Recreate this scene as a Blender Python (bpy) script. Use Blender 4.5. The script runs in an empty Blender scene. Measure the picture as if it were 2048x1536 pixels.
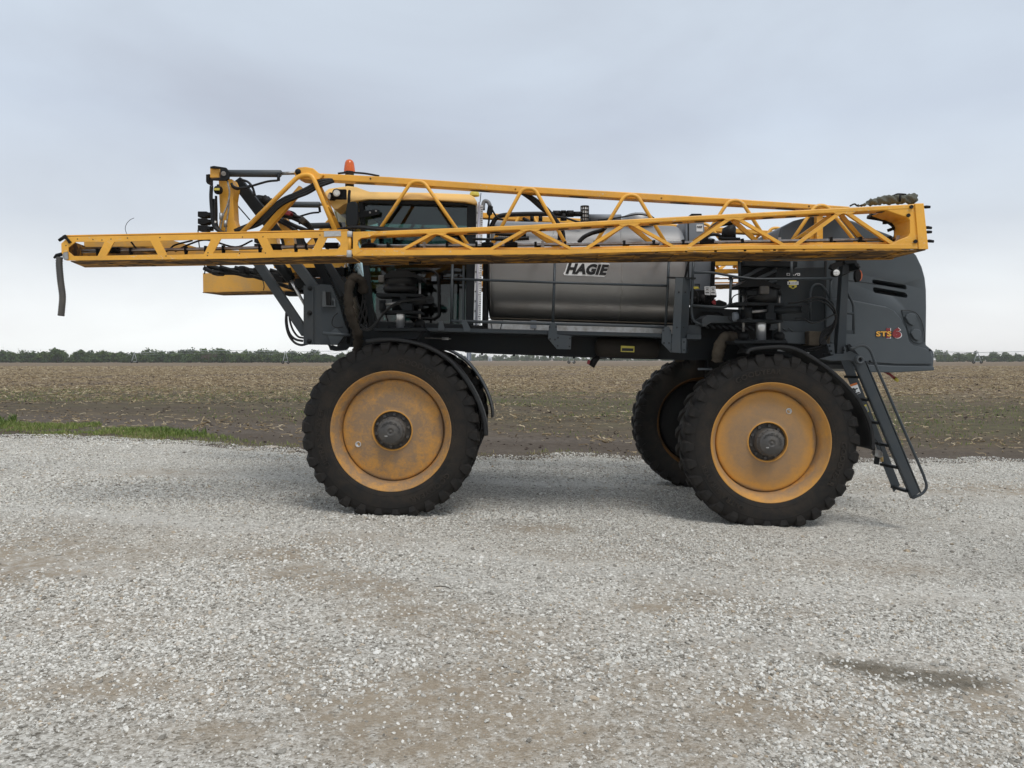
import bpy, bmesh, math, random
import numpy as np
from mathutils import Vector, Matrix
from mathutils.geometry import tessellate_polygon
random.seed(7)
rng = np.random.default_rng(11)
sc = bpy.context.scene
col = sc.collection
R = math.radians

# ------------------------------------------------------------------ camera
FPX = 1538.0            # focal length in pixels of the 2048 px wide photograph
HOR = 719.0             # row of the horizon
CZ = 1.62               # camera height above the gravel
PITCH = math.atan((768.0 - HOR) / FPX)
cam = bpy.data.cameras.new('camera')
cam.sensor_width = 36.0
cam.lens = 36.0 * FPX / 2048.0
cam.clip_start = 0.1
cam.clip_end = 6000
camo = bpy.data.objects.new('camera', cam)
camo.location = (0, 0, CZ)
camo.rotation_euler = (R(90) - PITCH, 0, 0)
col.objects.link(camo)
sc.camera = camo

# ------------------------------------------------------------------ light
SUN_EL, SUN_AZ = R(60), R(30)       # azimuth: from behind the camera, right
world = bpy.data.worlds.new('World')
sc.world = world
world.use_nodes = True
wn = world.node_tree.nodes
wl = world.node_tree.links
wn.clear()
def wnode(t, **k):
    n = wn.new(t)
    for a, v in k.items():
        setattr(n, a, v)
    return n
wo = wnode('ShaderNodeOutputWorld')
bg = wnode('ShaderNodeBackground')
bg.inputs['Strength'].default_value = 0.1
wl.new(bg.outputs[0], wo.inputs[0])
sky = wnode('ShaderNodeTexSky', sky_type='NISHITA', sun_disc=False)
sky.sun_elevation = SUN_EL
sky.sun_rotation = R(180) - SUN_AZ
sky.dust_density = 4.0
tc = wnode('ShaderNodeTexCoord')
sep = wnode('ShaderNodeSeparateXYZ')
wl.new(tc.outputs['Generated'], sep.inputs[0])
grad = wnode('ShaderNodeValToRGB')
cr = grad.color_ramp
cr.elements[0].position = 0.0
cr.elements[0].color = (0.90, 0.90, 0.885, 1)
cr.elements[1].position = 1.0
cr.elements[1].color = (0.59, 0.635, 0.69, 1)
for p, c in ((0.06, (0.86, 0.875, 0.88, 1)), (0.16, (0.63, 0.675, 0.735, 1)), (0.28, (0.545, 0.60, 0.69, 1)), (0.42, (0.575, 0.635, 0.715, 1))):
    e = cr.elements.new(p)
    e.color = c
wl.new(sep.outputs['Z'], grad.inputs[0])
mp = wnode('ShaderNodeMapping')
mp.inputs['Scale'].default_value = (-1.0, 1.0, 2.6)
mp.inputs['Location'].default_value = (3.1, 1.7, 0.4)
wl.new(tc.outputs['Generated'], mp.inputs[0])
nz = wnode('ShaderNodeTexNoise')
nz.inputs['Scale'].default_value = 1.7
nz.inputs['Detail'].default_value = 5.0
nz.inputs['Roughness'].default_value = 0.5
nz.inputs['Distortion'].default_value = 0.3
wl.new(mp.outputs[0], nz.inputs['Vector'])
cl = wnode('ShaderNodeValToRGB')
cl.color_ramp.elements[0].position = 0.33
cl.color_ramp.elements[0].color = (0.875, 0.87, 0.885, 1)
cl.color_ramp.elements[1].position = 0.66
cl.color_ramp.elements[1].color = (1.10, 1.125, 1.13, 1)
wl.new(nz.outputs['Fac'], cl.inputs[0])
mul = wnode('ShaderNodeMixRGB', blend_type='MULTIPLY')
mul.inputs[0].default_value = 1.0
wl.new(grad.outputs[0], mul.inputs[1])
wl.new(cl.outputs[0], mul.inputs[2])
gain = wnode('ShaderNodeMixRGB', blend_type='MULTIPLY')
gain.inputs[0].default_value = 1.0
gain.inputs[2].default_value = (9.6, 9.6, 9.6, 1)
wl.new(mul.outputs[0], gain.inputs[1])
mix = wnode('ShaderNodeMixRGB', blend_type='MIX')
mix.inputs[0].default_value = 0.96          # a closed cloud deck over the clear sky
wl.new(sky.outputs[0], mix.inputs[1])
wl.new(gain.outputs[0], mix.inputs[2])
wl.new(mix.outputs[0], bg.inputs['Color'])

sun = bpy.data.lights.new('sun', 'SUN')
sun.energy = 1.5
sun.angle = R(24)
sun.color = (1.0, 0.97, 0.93)
suno = bpy.data.objects.new('sun', sun)
d = Vector((math.sin(SUN_AZ) * math.cos(SUN_EL), -math.cos(SUN_AZ) * math.cos(SUN_EL), math.sin(SUN_EL)))
suno.rotation_euler = d.to_track_quat('Z', 'Y').to_euler()
suno.location = d * 40
col.objects.link(suno)

sc.view_settings.view_transform = 'Standard'
sc.view_settings.look = 'None'
sc.view_settings.exposure = 0.18
sc.view_settings.gamma = 1.0
sc.view_settings.use_curve_mapping = False
sc.render.engine = 'CYCLES'
sc.cycles.use_denoising = True
sc.cycles.max_bounces = 8
sc.cycles.transparent_max_bounces = 24
sc.cycles.volume_bounces = 1

# ------------------------------------------------------------------ helpers
CY = 9.17               # the machine's centre line, metres from the camera
MIR = False             # build on the far side of the centre line
CP, SP = math.cos(PITCH), math.sin(PITCH)

def V(px, py, y):
    """point on the line of sight of a photograph pixel at a depth of y metres"""
    rx, ru = (px - 1024.0) / FPX, -(py - 768.0) / FPX
    fy = CP + ru * SP
    fz = ru * CP - SP
    t = y / fy
    return Vector((rx * t, y, CZ + fz * t))

def px(n, y):
    return n * y / FPX

def mirror(v):
    return Vector((v[0], 2 * CY - v[1], v[2]))

def link(name, me, mat, parent=None, smooth=False, kind=None):
    o = bpy.data.objects.new(name, me)
    col.objects.link(o)
    if mat is not None:
        me.materials.append(M[mat] if isinstance(mat, str) else mat)
    if smooth:
        me.polygons.foreach_set('use_smooth', [True] * len(me.polygons))
        if smooth == 'auto':
            pass
    if parent is not None:
        o.parent = parent
        if parent.type == 'EMPTY':
            o.matrix_parent_inverse = Matrix.Translation(parent.location).inverted()
    if kind:
        o['kind'] = kind
    return o

class MB:
    """collects vertices and faces of one mesh"""
    def __init__(s):
        s.v, s.f, s.sm = [], [], []
    def add(s, vs, fs, smooth=False):
        b = len(s.v)
        flip = MIR
        if MIR:
            vs = [mirror(v) for v in vs]
        s.v.extend([tuple(v) for v in vs])
        for f in fs:
            f = [b + i for i in f]
            if flip:
                f.reverse()
            s.f.append(f)
            s.sm.append(smooth)
        return s
    def poly(s, loops, y0, th):
        """pixel outline (with holes) at depth y0, th metres thick away from the camera"""
        if not isinstance(loops[0][0], (tuple, list)):
            loops = [loops]
        L2 = []
        for k, lp in enumerate(loops):
            a = sum(lp[i][0] * lp[(i + 1) % len(lp)][1] - lp[(i + 1) % len(lp)][0] * lp[i][1] for i in range(len(lp)))
            lp = list(lp)
            if (a > 0) == (k > 0):      # outer one way, holes the other
                lp.reverse()
            L2.append([V(p[0], p[1], y0) for p in lp])
        tri = tessellate_polygon(L2)
        fl = [p for lp in L2 for p in lp]
        n = len(fl)
        vs = fl + [Vector((p.x, p.y + th, p.z)) for p in fl]
        fs = []
        for t in tri:
            a, b, c = [fl[i] for i in t]
            nn = (b - a).cross(c - a)
            t = list(t) if nn.y < 0 else list(t)[::-1]
            fs.append(t)
            fs.append([i + n for i in t[::-1]])
        o = 0
        for lp in L2:
            m = len(lp)
            for i in range(m):
                j = (i + 1) % m
                fs.append([o + i, o + i + n, o + j + n, o + j])
            o += m
        # orientation of the outer walls
        return s.add(vs, fs)
    def prism(s, p0, p1, w, h, up=(0, 0, 1), w1=None, h1=None):
        """rectangular bar from p0 to p1; w across, h along up"""
        p0, p1 = Vector(p0), Vector(p1)
        t = (p1 - p0).normalized()
        u = Vector(up)
        sd = t.cross(u)
        if sd.length < 1e-5:
            sd = t.cross(Vector((0, 1, 0)))
        sd.normalize()
        u = sd.cross(t)
        w1 = w if w1 is None else w1
        h1 = h if h1 is None else h1
        vs = []
        for p, ww, hh in ((p0, w, h), (p1, w1, h1)):
            for a, b in ((-1, -1), (1, -1), (1, 1), (-1, 1)):
                vs.append(p + sd * (a * ww / 2) + u * (b * hh / 2))
        return s.add(vs, [[0, 3, 2, 1], [4, 5, 6, 7], [0, 1, 5, 4], [1, 2, 6, 5], [2, 3, 7, 6], [3, 0, 4, 7]])
    def box(s, c, sx, sy, sz):
        c = Vector(c)
        return s.prism(c - Vector((sx / 2, 0, 0)), c + Vector((sx / 2, 0, 0)), sy, sz)
    def tube(s, pts, r, n=10, cap=True):
        pts = [Vector(p) for p in pts]
        rs = r if isinstance(r, (list, tuple)) else [r] * len(pts)
        vs, fs = [], []
        prev = None
        for i, p in enumerate(pts):
            if i == 0:
                t = pts[1] - p
            elif i == len(pts) - 1:
                t = p - pts[i - 1]
            else:
                t = (pts[i + 1] - p).normalized() + (p - pts[i - 1]).normalized()
            if t.length < 1e-9:
                t = Vector((0, 0, 1))
            t.normalize()
            if prev is None:
                a = t.orthogonal().normalized()
            else:
                a = prev - t * prev.dot(t)
                a = a.normalized() if a.length > 1e-6 else t.orthogonal().normalized()
            prev = a
            b = t.cross(a)
            for k in range(n):
                an = 2 * math.pi * k / n
                vs.append(p + (a * math.cos(an) + b * math.sin(an)) * rs[i])
        m = len(pts)
        for i in range(m - 1):
            for k in range(n):
                k2 = (k + 1) % n
                fs.append([i * n + k, i * n + k2, (i + 1) * n + k2, (i + 1) * n + k])
        s.add(vs, fs, True)
        if cap:
            s.add(vs[:n], [list(range(n))[::-1]])
            s.add(vs[-n:], [list(range(n))])
        return s
    def cyl(s, p0, p1, r, n=16, r1=None):
        return s.tube([p0, p1], [r, r if r1 is None else r1], n)
    def lathe(s, prof, c, axis='Y', n=32, smooth=True):
        """prof: (radius, offset along the axis) pairs"""
        c = Vector(c)
        vs, fs = [], []
        for r_, h in prof:
            for k in range(n):
                an = 2 * math.pi * k / n
                a, b = r_ * math.cos(an), r_ * math.sin(an)
                vs.append(c + (Vector((a, h, b)) if axis == 'Y' else Vector((a, b, h)) if axis == 'Z' else Vector((h, a, b))))
        for i in range(len(prof) - 1):
            for k in range(n):
                k2 = (k + 1) % n
                q = [i * n + k, i * n + k2, (i + 1) * n + k2, (i + 1) * n + k]
                fs.append(q if axis == 'Y' else q)
        return s.add(vs, fs, smooth)
    def build(s, name, mat, parent=None, bevel=0, seg=2, kind=None, auto=True, lab=None):
        me = bpy.data.meshes.new(name)
        me.from_pydata(s.v, [], s.f)
        me.polygons.foreach_set('use_smooth', s.sm)
        bm = bmesh.new()
        bm.from_mesh(me)
        bmesh.ops.remove_doubles(bm, verts=bm.verts, dist=1e-5)
        bmesh.ops.recalc_face_normals(bm, faces=bm.faces)
        bm.to_mesh(me)
        bm.free()
        o = link(name, me, mat, parent, kind=kind)
        if bevel:
            bv = o.modifiers.new('edge', 'BEVEL')
            bv.width = bevel
            bv.segments = seg
            bv.limit_method = 'ANGLE'
            bv.angle_limit = R(35)
            bv.harden_normals = False
            if seg >= 3:
                wn_ = o.modifiers.new('normals', 'WEIGHTED_NORMAL')
                wn_.keep_sharp = True
        if lab:
            o['label'] = lab
        return o

def pts(lst, y=None):
    """[(px,py[,y])...] -> points"""
    return [V(p[0], p[1], p[2] if len(p) > 2 else y) for p in lst]

def smooth_path(P, k=6):
    P = [Vector(p) for p in P]
    Q = [P[0] * 2 - P[1]] + P + [P[-1] * 2 - P[-2]]
    out = []
    for i in range(1, len(Q) - 2):
        a, b, c, d_ = Q[i - 1], Q[i], Q[i + 1], Q[i + 2]
        for j in range(k):
            t = j / k
            out.append(0.5 * ((2 * b) + (c - a) * t + (2 * a - 5 * b + 4 * c - d_) * t * t + (3 * b - a - 3 * c + d_) * t ** 3))
    out.append(P[-1])
    return out

def fillet(P, r, k=5):
    P = [Vector(p) for p in P]
    out = [P[0]]
    for i in range(1, len(P) - 1):
        a, b, c = P[i - 1], P[i], P[i + 1]
        u, w = (a - b), (c - b)
        rr = min(r, u.length * 0.48, w.length * 0.48)
        s_, e = b + u.normalized() * rr, b + w.normalized() * rr
        for j in range(k + 1):
            t = j / k
            out.append(s_ * (1 - t) ** 2 + b * 2 * t * (1 - t) + e * t * t)
    out.append(P[-1])
    return out

def plate(name, loops, y0, th, mat, parent, bevel=0, seg=2, lab=None):
    return MB().poly(loops, y0, th).build(name, mat, parent, bevel, seg, lab=lab)

def pipe(name, lst, rpx, mat, parent, y=None, r=None, n=10, soft=False, lab=None):
    P = pts(lst, y)
    rad = px(rpx, P[0].y)
    P = smooth_path(P) if soft else (fillet(P, r, 5) if r else P)
    return MB().tube(P, rad, n).build(name, mat, parent, lab=lab)

def corrugated(name, P, rad, mat, parent, pitch=0.012, n=12):
    P = smooth_path(P, 24)
    L = [0]
    for i in range(1, len(P)):
        L.append(L[-1] + (P[i] - P[i - 1]).length)
    m = int(L[-1] / pitch)
    Q, rr = [], []
    j = 0
    for i in range(2 * m + 1):
        s = L[-1] * i / (2 * m)
        while j < len(L) - 2 and L[j + 1] < s:
            j += 1
        t = (s - L[j]) / max(1e-9, L[j + 1] - L[j])
        Q.append(P[j].lerp(P[j + 1], min(1, t)))
        rr.append(rad * (1.0 if i % 2 else 0.82))
    return MB().tube(Q, rr, n).build(name, mat, parent)

def text_mesh(s, bold=0.0):
    c = bpy.data.curves.new('t', 'FONT')
    c.space_character = 1.0 + 1.1 * bold
    c.body = s
    c.offset = bold
    c.resolution_u = 3
    o = bpy.data.objects.new('t', c)
    me = bpy.data.meshes.new_from_object(o)
    vs = [v.co.copy() for v in me.vertices]
    fs = [list(p.vertices) for p in me.polygons]
    bpy.data.objects.remove(o)
    bpy.data.curves.remove(c)
    bpy.data.meshes.remove(me)
    return vs, fs

def decal(name, s, quad, y, mat, parent, bold=0.0, grow=0.0, th=0.0015, surf=None):
    """lettering fitted into the pixel parallelogram (tl, tr, bl)"""
    vs, fs = text_mesh(s, bold)
    v0, f0 = text_mesh(s, 0.0)
    x0, x1 = min(v.x for v in v0), max(v.x for v in v0)
    y0, y1 = min(v.y for v in v0), max(v.y for v in v0)
    tl, tr, bl = [np.array(q, float) for q in quad]
    out = []
    for v in vs:
        u, w = (v.x - x0) / (x1 - x0), (y1 - v.y) / (y1 - y0)
        p = tl + (tr - tl) * u + (bl - tl) * w
        out.append(V(p[0], p[1], y if surf is None else surf(p[0], p[1])))
    m = MB()
    m.add(out, fs)
    o = m.build(name, mat, parent)
    sol = o.modifiers.new('th', 'SOLIDIFY')
    sol.thickness = th
    sol.offset = 0
    return o

def empty(name, loc, **k):
    o = bpy.data.objects.new(name, None)
    o.location = loc
    o.empty_display_size = 0.3
    col.objects.link(o)
    for a, v in k.items():
        o[a] = v
    return o

def tag(o, label, category, group=None):
    o['label'] = label
    o['category'] = category
    if group:
        o['group'] = group
    return o

# ------------------------------------------------------------------ materials
M = {}
class Mat:
    def __init__(s, name):
        s.m = bpy.data.materials.new(name)
        s.m.use_nodes = True
        s.n, s.l = s.m.node_tree.nodes, s.m.node_tree.links
        s.b = s.n['Principled BSDF']
        s.out = s.n['Material Output']
        M[name] = s.m
    def node(s, t, **k):
        n = s.n.new(t)
        for a, v in k.items():
            setattr(n, a, v)
        return n
    def link(s, a, b):
        s.l.new(a, b)
    def coord(s, kind='Object', scale=(1, 1, 1)):
        t = s.node('ShaderNodeTexCoord')
        mpn = s.node('ShaderNodeMapping')
        mpn.inputs['Scale'].default_value = scale
        s.link(t.outputs[kind], mpn.inputs[0])
        return mpn.outputs[0]
    def noise(s, scale, detail=4, rough=0.55, vec=None, dist=0.0):
        n = s.node('ShaderNodeTexNoise')
        n.inputs['Scale'].default_value = scale
        n.inputs['Detail'].default_value = detail
        n.inputs['Roughness'].default_value = rough
        n.inputs['Distortion'].default_value = dist
        if vec is not None:
            s.link(vec, n.inputs['Vector'])
        return n.outputs['Fac']
    def ramp(s, fac, *stops):
        r_ = s.node('ShaderNodeValToRGB')
        e = r_.color_ramp.elements
        while len(e) < len(stops):
            e.new(0.5)
        for i, (p, c) in enumerate(stops):
            e[i].position = p
            e[i].color = (c, c, c, 1) if isinstance(c, (int, float)) else tuple(c) + (1,)
        s.link(fac, r_.inputs[0])
        return r_.outputs[0]
    def mix(s, fac, a, b, mode='MIX'):
        m = s.node('ShaderNodeMixRGB', blend_type=mode)
        for i, v in ((0, fac), (1, a), (2, b)):
            if isinstance(v, (int, float)):
                m.inputs[i].default_value = v if i == 0 else (v, v, v, 1)
            elif isinstance(v, tuple):
                m.inputs[i].default_value = v + (1,)
            else:
                s.link(v, m.inputs[i])
        return m.outputs[0]
    def math(s, op, a, b=0.0):
        m = s.node('ShaderNodeMath', operation=op)
        for i, v in ((0, a), (1, b)):
            if isinstance(v, (int, float)):
                m.inputs[i].default_value = v
            else:
                s.link(v, m.inputs[i])
        return m.outputs[0]
    def set(s, **k):
        for a, v in k.items():
            a = {'color': 'Base Color', 'rough': 'Roughness', 'metal': 'Metallic', 'spec': 'Specular IOR Level', 'coat': 'Coat Weight',
                 'trans': 'Transmission Weight', 'ior': 'IOR', 'alpha': 'Alpha', 'emit': 'Emission Color', 'estr': 'Emission Strength', 'aniso': 'Anisotropic', 'sss': 'Subsurface Weight'}[a]
            if isinstance(v, (int, float)):
                s.b.inputs[a].default_value = v
            elif isinstance(v, tuple):
                s.b.inputs[a].default_value = v + (1,)
            else:
                s.link(v, s.b.inputs[a])
        return s
    def bump(s, h, strength=0.3, dist=0.01):
        b = s.node('ShaderNodeBump')
        b.inputs['Strength'].default_value = strength
        b.inputs['Distance'].default_value = dist
        s.link(h, b.inputs['Height'])
        s.link(b.outputs[0], s.b.inputs['Normal'])
        return s

def paint(name, base, dirt, amt=0.5, sc_=6.0, rough=0.42, fine=60.0, spec=0.5, lo=0.45, hi=0.75, chips=False, stretch=(1, 1, 1)):
    m = Mat(name)
    v = m.coord('Object', stretch)
    n1 = m.noise(sc_, 6, 0.62, v, 0.4)
    n2 = m.noise(fine, 3, 0.6, v)
    f = m.math('MULTIPLY', m.ramp(m.math('ADD', m.math('MULTIPLY', n1, 0.75), m.math('MULTIPLY', n2, 0.25)), (lo, 0.0), (hi, 1.0)), amt)
    var = m.ramp(m.noise(1.7, 3, 0.5, v), (0.3, 0.88), (0.7, 1.08))
    c = m.mix(1.0, base, var, 'MULTIPLY')
    c = m.mix(f, c, dirt)
    if chips:
        cv = m.coord('Object', (1.0, 1.0, 2.2))
        cm = m.math('MULTIPLY', m.ramp(m.noise(38, 5, 0.7, cv, 0.5), (0.60, 0.0), (0.64, 1.0)), m.ramp(m.noise(2.6, 2, 0.5, cv), (0.50, 0.0), (0.60, 0.9)))
        c = m.mix(cm, c, (0.62, 0.58, 0.50))
    m.set(color=c, rough=m.ramp(f, (0.0, rough), (1.0, 0.85)), spec=spec)
    m.bump(n2, 0.05, 0.002)
    return m

paint('yellow', (0.86, 0.43, 0.050), (0.27, 0.15, 0.06), 0.30, 5.0, 0.36, 70, chips=True)
paint('yellow_skylit', (0.90, 0.58, 0.18), (0.50, 0.36, 0.16), 0.30, 4.0, 0.36, 70)  # boom yellow made paler: sky light on the roof put into the paint
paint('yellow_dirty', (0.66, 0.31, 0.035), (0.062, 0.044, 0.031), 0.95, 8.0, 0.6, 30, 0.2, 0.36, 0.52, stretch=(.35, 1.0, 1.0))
paint('yellow_worn', (0.66, 0.34, 0.055), (0.35, 0.27, 0.17), 0.7, 5.0, 0.5, 50)
paint('grey', (0.0381, 0.0470, 0.0538), (0.0840, 0.0762, 0.0650), 0.40, 5.0, 0.45, 55, 0.35)
paint('grey_light', (0.0682, 0.0803, 0.0891), (0.1210, 0.1100, 0.0968), 0.4, 5.0, 0.45, 55, 0.35)
paint('grey_dark', (0.0084, 0.0108, 0.0126), (0.0266, 0.0231, 0.0196), 0.5, 5.0, 0.55, 45, 0.25)
paint('chassis', (0.0059, 0.0084, 0.0105), (0.0211, 0.0174, 0.0136), 0.6, 3.5, 0.55, 35, 0.25)
paint('hood', (0.0647, 0.0769, 0.0854), (0.0976, 0.1000, 0.0976), 0.25, 2.2, 0.42, 80, 0.4)
paint('engine_grey', (0.0160, 0.0208, 0.0240), (0.0368, 0.0344, 0.0304), 0.5, 4.0, 0.5, 55, 0.3)
paint('fender_black', (0.0168, 0.0176, 0.0188), (0.0400, 0.0368, 0.0320), 0.5, 6.0, 0.5, 60, 0.3)
paint('black', (0.0053, 0.0053, 0.0056), (0.0186, 0.0161, 0.0130), 0.5, 8.0, 0.55, 60, 0.25)
paint('rubber_hose', (0.0056, 0.0056, 0.0060), (0.0210, 0.0189, 0.0168), 0.4, 12.0, 0.42, 80, 0.35)
paint('white_plastic', (0.70, 0.71, 0.70), (0.42, 0.39, 0.34), 0.4, 6.0, 0.45, 60)
paint('sticker', (0.84, 0.85, 0.85), (0.55, 0.53, 0.50), 0.2, 9.0, 0.4, 80)
paint('tank_grey', (0.21, 0.235, 0.265), (0.16, 0.155, 0.15), 0.4, 3.0, 0.5, 50)
paint('silver', (0.52, 0.53, 0.53), (0.30, 0.26, 0.20), 0.5, 18.0, 0.45, 80)
paint('canvas', (0.048, 0.040, 0.031), (0.018, 0.015, 0.013), 0.8, 9.0, 0.9, 160, 0.1)
paint('air_tank_dust', (0.0210, 0.0180, 0.0150), (0.0450, 0.0360, 0.0270), 0.6, 4.0, 0.7, 40, 0.2)
paint('canvas_light', (0.125, 0.104, 0.078), (0.050, 0.041, 0.032), 0.8, 9.0, 0.9, 160, 0.1)
paint('tarp', (0.13, 0.13, 0.105), (0.052, 0.055, 0.048), 0.9, 16.0, 0.85, 90, 0.15)
paint('red', (0.24, 0.020, 0.024), (0.12, 0.04, 0.03), 0.4, 8.0, 0.45, 60)
paint('label_yellow', (0.62, 0.52, 0.07), (0.30, 0.24, 0.08), 0.5, 12.0, 0.5, 60)
paint('label_orange', (0.62, 0.17, 0.035), (0.3, 0.12, 0.05), 0.4, 12.0, 0.5, 60)
paint('ink', (0.012, 0.012, 0.013), (0.03, 0.03, 0.03), 0.2, 12.0, 0.5, 60)
paint('brass', (0.42, 0.28, 0.10), (0.14, 0.10, 0.05), 0.7, 30.0, 0.45, 90)
paint('lens_white', (0.78, 0.79, 0.76), (0.6, 0.6, 0.57), 0.3, 40.0, 0.2, 120)
m = Mat('tyre')
v = m.coord()
flat = m.node('ShaderNodeMapping')
flat.inputs['Scale'].default_value = (1, 0, 1)
m.link(v, flat.inputs[0])
ln = m.node('ShaderNodeVectorMath', operation='LENGTH')
m.link(flat.outputs[0], ln.inputs[0])
rw = m.math('ADD', ln.outputs['Value'], m.math('MULTIPLY', m.math('SUBTRACT', m.noise(5, 5, 0.65, v), 0.5), 0.10))
zone = m.ramp(rw, (0.60, 0.9), (0.70, 0.85), (0.80, 0.40), (0.88, 0.34), (0.915, 0.62), (0.93, 0.2))
blot = m.ramp(m.noise(7, 8, 0.72, v, 0.5), (0.36, 0.12), (0.66, 1.0))
fine = m.ramp(m.noise(70, 4, 0.7, v), (0.30, 0.45), (0.70, 1.0))
f = m.math('MULTIPLY', m.math('MULTIPLY', zone, blot), fine)
m.set(color=m.mix(f, (0.0066, 0.0066, 0.0067), (0.056, 0.044, 0.033)), rough=m.ramp(f, (0, 0.62), (0.6, 0.95)), spec=0.28)
m.bump(m.noise(90, 4, 0.65, v), 0.25, 0.004)
paint('tyre_letter', (0.017, 0.016, 0.015), (0.062, 0.050, 0.038), 0.9, 8.0, 0.7, 60, 0.25, 0.35, 0.7)
paint('hub', (0.070, 0.066, 0.062), (0.15, 0.13, 0.105), 0.8, 9.0, 0.6, 50)

m = Mat('beacon_amber')
m.set(color=(0.80, 0.16, 0.025), rough=0.18, spec=0.6, sss=0.15)
m.b.inputs['Transmission Weight'].default_value = 0.25
m = Mat('marker_amber')
m.set(color=(0.55, 0.12, 0.03), rough=0.25)

m = Mat('steel')
v = m.coord('Object', (1.0, 1.0, 30.0))
n1 = m.noise(6.0, 5, 0.65, v)
v2 = m.coord()
n2 = m.noise(1.5, 4, 0.6, v2)
m.set(color=m.mix(m.ramp(n2, (0.35, 0.0), (0.75, 1.0)), (0.37, 0.365, 0.358), (0.31, 0.304, 0.295)), metal=1.0,
      rough=m.ramp(n1, (0.3, 0.42), (0.7, 0.56)))
m.bump(n1, 0.04, 0.002)
m = Mat('chrome')
m.set(color=(0.84, 0.85, 0.86), metal=0.75, rough=0.28)
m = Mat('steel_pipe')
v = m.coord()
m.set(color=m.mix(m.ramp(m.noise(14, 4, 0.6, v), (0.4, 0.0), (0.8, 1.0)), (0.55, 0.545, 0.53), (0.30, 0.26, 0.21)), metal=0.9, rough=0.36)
m = Mat('worn_metal')
v = m.coord()
m.set(color=m.mix(m.ramp(m.noise(20, 4, 0.6, v), (0.4, 0.0), (0.8, 1.0)), (0.40, 0.40, 0.39), (0.16, 0.12, 0.09)), metal=0.7, rough=0.45)
m = Mat('gauge')
m.set(color=(0.66, 0.66, 0.74), rough=0.4)

# tinted glass: a thin pane that lets the cab show through
def glass(name, tint, ior=1.5, refl=1.0):
    m = Mat(name)
    m.n.remove(m.b)
    tr = m.node('ShaderNodeBsdfTransparent')
    tr.inputs[0].default_value = tint + (1,)
    gl = m.node('ShaderNodeBsdfGlossy')
    gl.inputs['Roughness'].default_value = 0.03
    gl.inputs[0].default_value = (refl, refl, refl, 1)
    fr = m.node('ShaderNodeFresnel')
    fr.inputs[0].default_value = ior
    ms = m.node('ShaderNodeMixShader')
    m.link(fr.outputs[0], ms.inputs[0])
    m.link(tr.outputs[0], ms.inputs[1])
    m.link(gl.outputs[0], ms.inputs[2])
    m.link(ms.outputs[0], m.out.inputs[0])
glass('glass', (0.24, 0.32, 0.31), 1.5)
glass('glass_dark', (0.44, 0.56, 0.53), 1.6)
glass('glass_clear', (0.62, 0.78, 0.73), 1.5)

# wheel disc: yellow paint, road dust gathered round the hub and towards the rim
def wheel_mat(name, dust_amt, patchy):
    m = Mat(name)
    v = m.coord()
    ln = m.node('ShaderNodeVectorMath', operation='LENGTH')
    flat = m.node('ShaderNodeMapping')
    flat.inputs['Scale'].default_value = (1, 0, 1)
    m.link(v, flat.inputs[0])
    m.link(flat.outputs[0], ln.inputs[0])
    rad = ln.outputs['Value']
    warp = m.math('ADD', rad, m.math('MULTIPLY', m.math('SUBTRACT', m.noise(3.0, 5, 0.6, v), 0.5), 0.22))
    lip = m.ramp(rad, (0.1935, 0.0), (0.196, 0.75), (0.209, 0.75), (0.212, 0.0))
    ring = m.ramp(warp, (0.16, 1.0), (0.25, 1.0), (0.38, 0.86 if patchy < .5 else .6), (0.49, 0.18), (0.505, 0.30), (0.535, 1.0), (0.575, 0.65), (0.60, 0.25))
    pt = m.ramp(m.noise(6.5, 9, 0.74, v, 0.3), (0.38, 0.0), (0.64, 1.0))
    fine = m.ramp(m.noise(45, 4, 0.7, v), (0.35, 0.0), (0.72, 1.0))
    f = m.math('MULTIPLY', m.math('ADD', m.math('MULTIPLY', ring, 0.92 if patchy < .5 else 0.58), m.math('ADD', m.math('MULTIPLY', pt, patchy), m.math('MULTIPLY', fine, patchy * 0.5))), dust_amt)
    f = m.math('MULTIPLY', m.math('MINIMUM', f, 0.97), m.math('SUBTRACT', 1.0, lip))
    m.set(color=m.mix(f, (0.69, 0.325, 0.045), (0.275, 0.185, 0.112)), rough=m.ramp(f, (0, 0.42), (1, 0.85)), spec=0.4)
    m.bump(m.noise(60, 3, 0.6, v), 0.06, 0.003)
wheel_mat('wheel_front', 0.88, 0.75)
wheel_mat('wheel_rear', 0.82, 0.26)
paint('wheel_muddy_shaded', (0.20, 0.085, 0.012), (0.035, 0.026, 0.018), 0.95, 4.0, 0.7, 40, 0.2, 0.30, 0.60)  # far wheels: mud, and the recess's shade put into a darker base

# ================================================================== the setting
def gz(x, y):
    """height of the ground: the yard falls gently to the right, the field is level"""
    t = np.clip((np.asarray(y, float) - 15.0) / 30.0, 0, 1)
    f = 1 - t * t * (3 - 2 * t)
    return -0.030 * 9.0 * np.tanh(np.asarray(x, float) / 9.0) * f

def G(px_, py_):
    """ground point seen at a photograph pixel"""
    z = 0.0
    for _ in range(12):
        a = V(px_, py_, 1.0) - Vector((0, 0, CZ))
        t = (z - CZ) / a.z
        p = Vector((0, 0, CZ)) + a * t
        z = float(gz(p.x, p.y))
    return p

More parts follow.
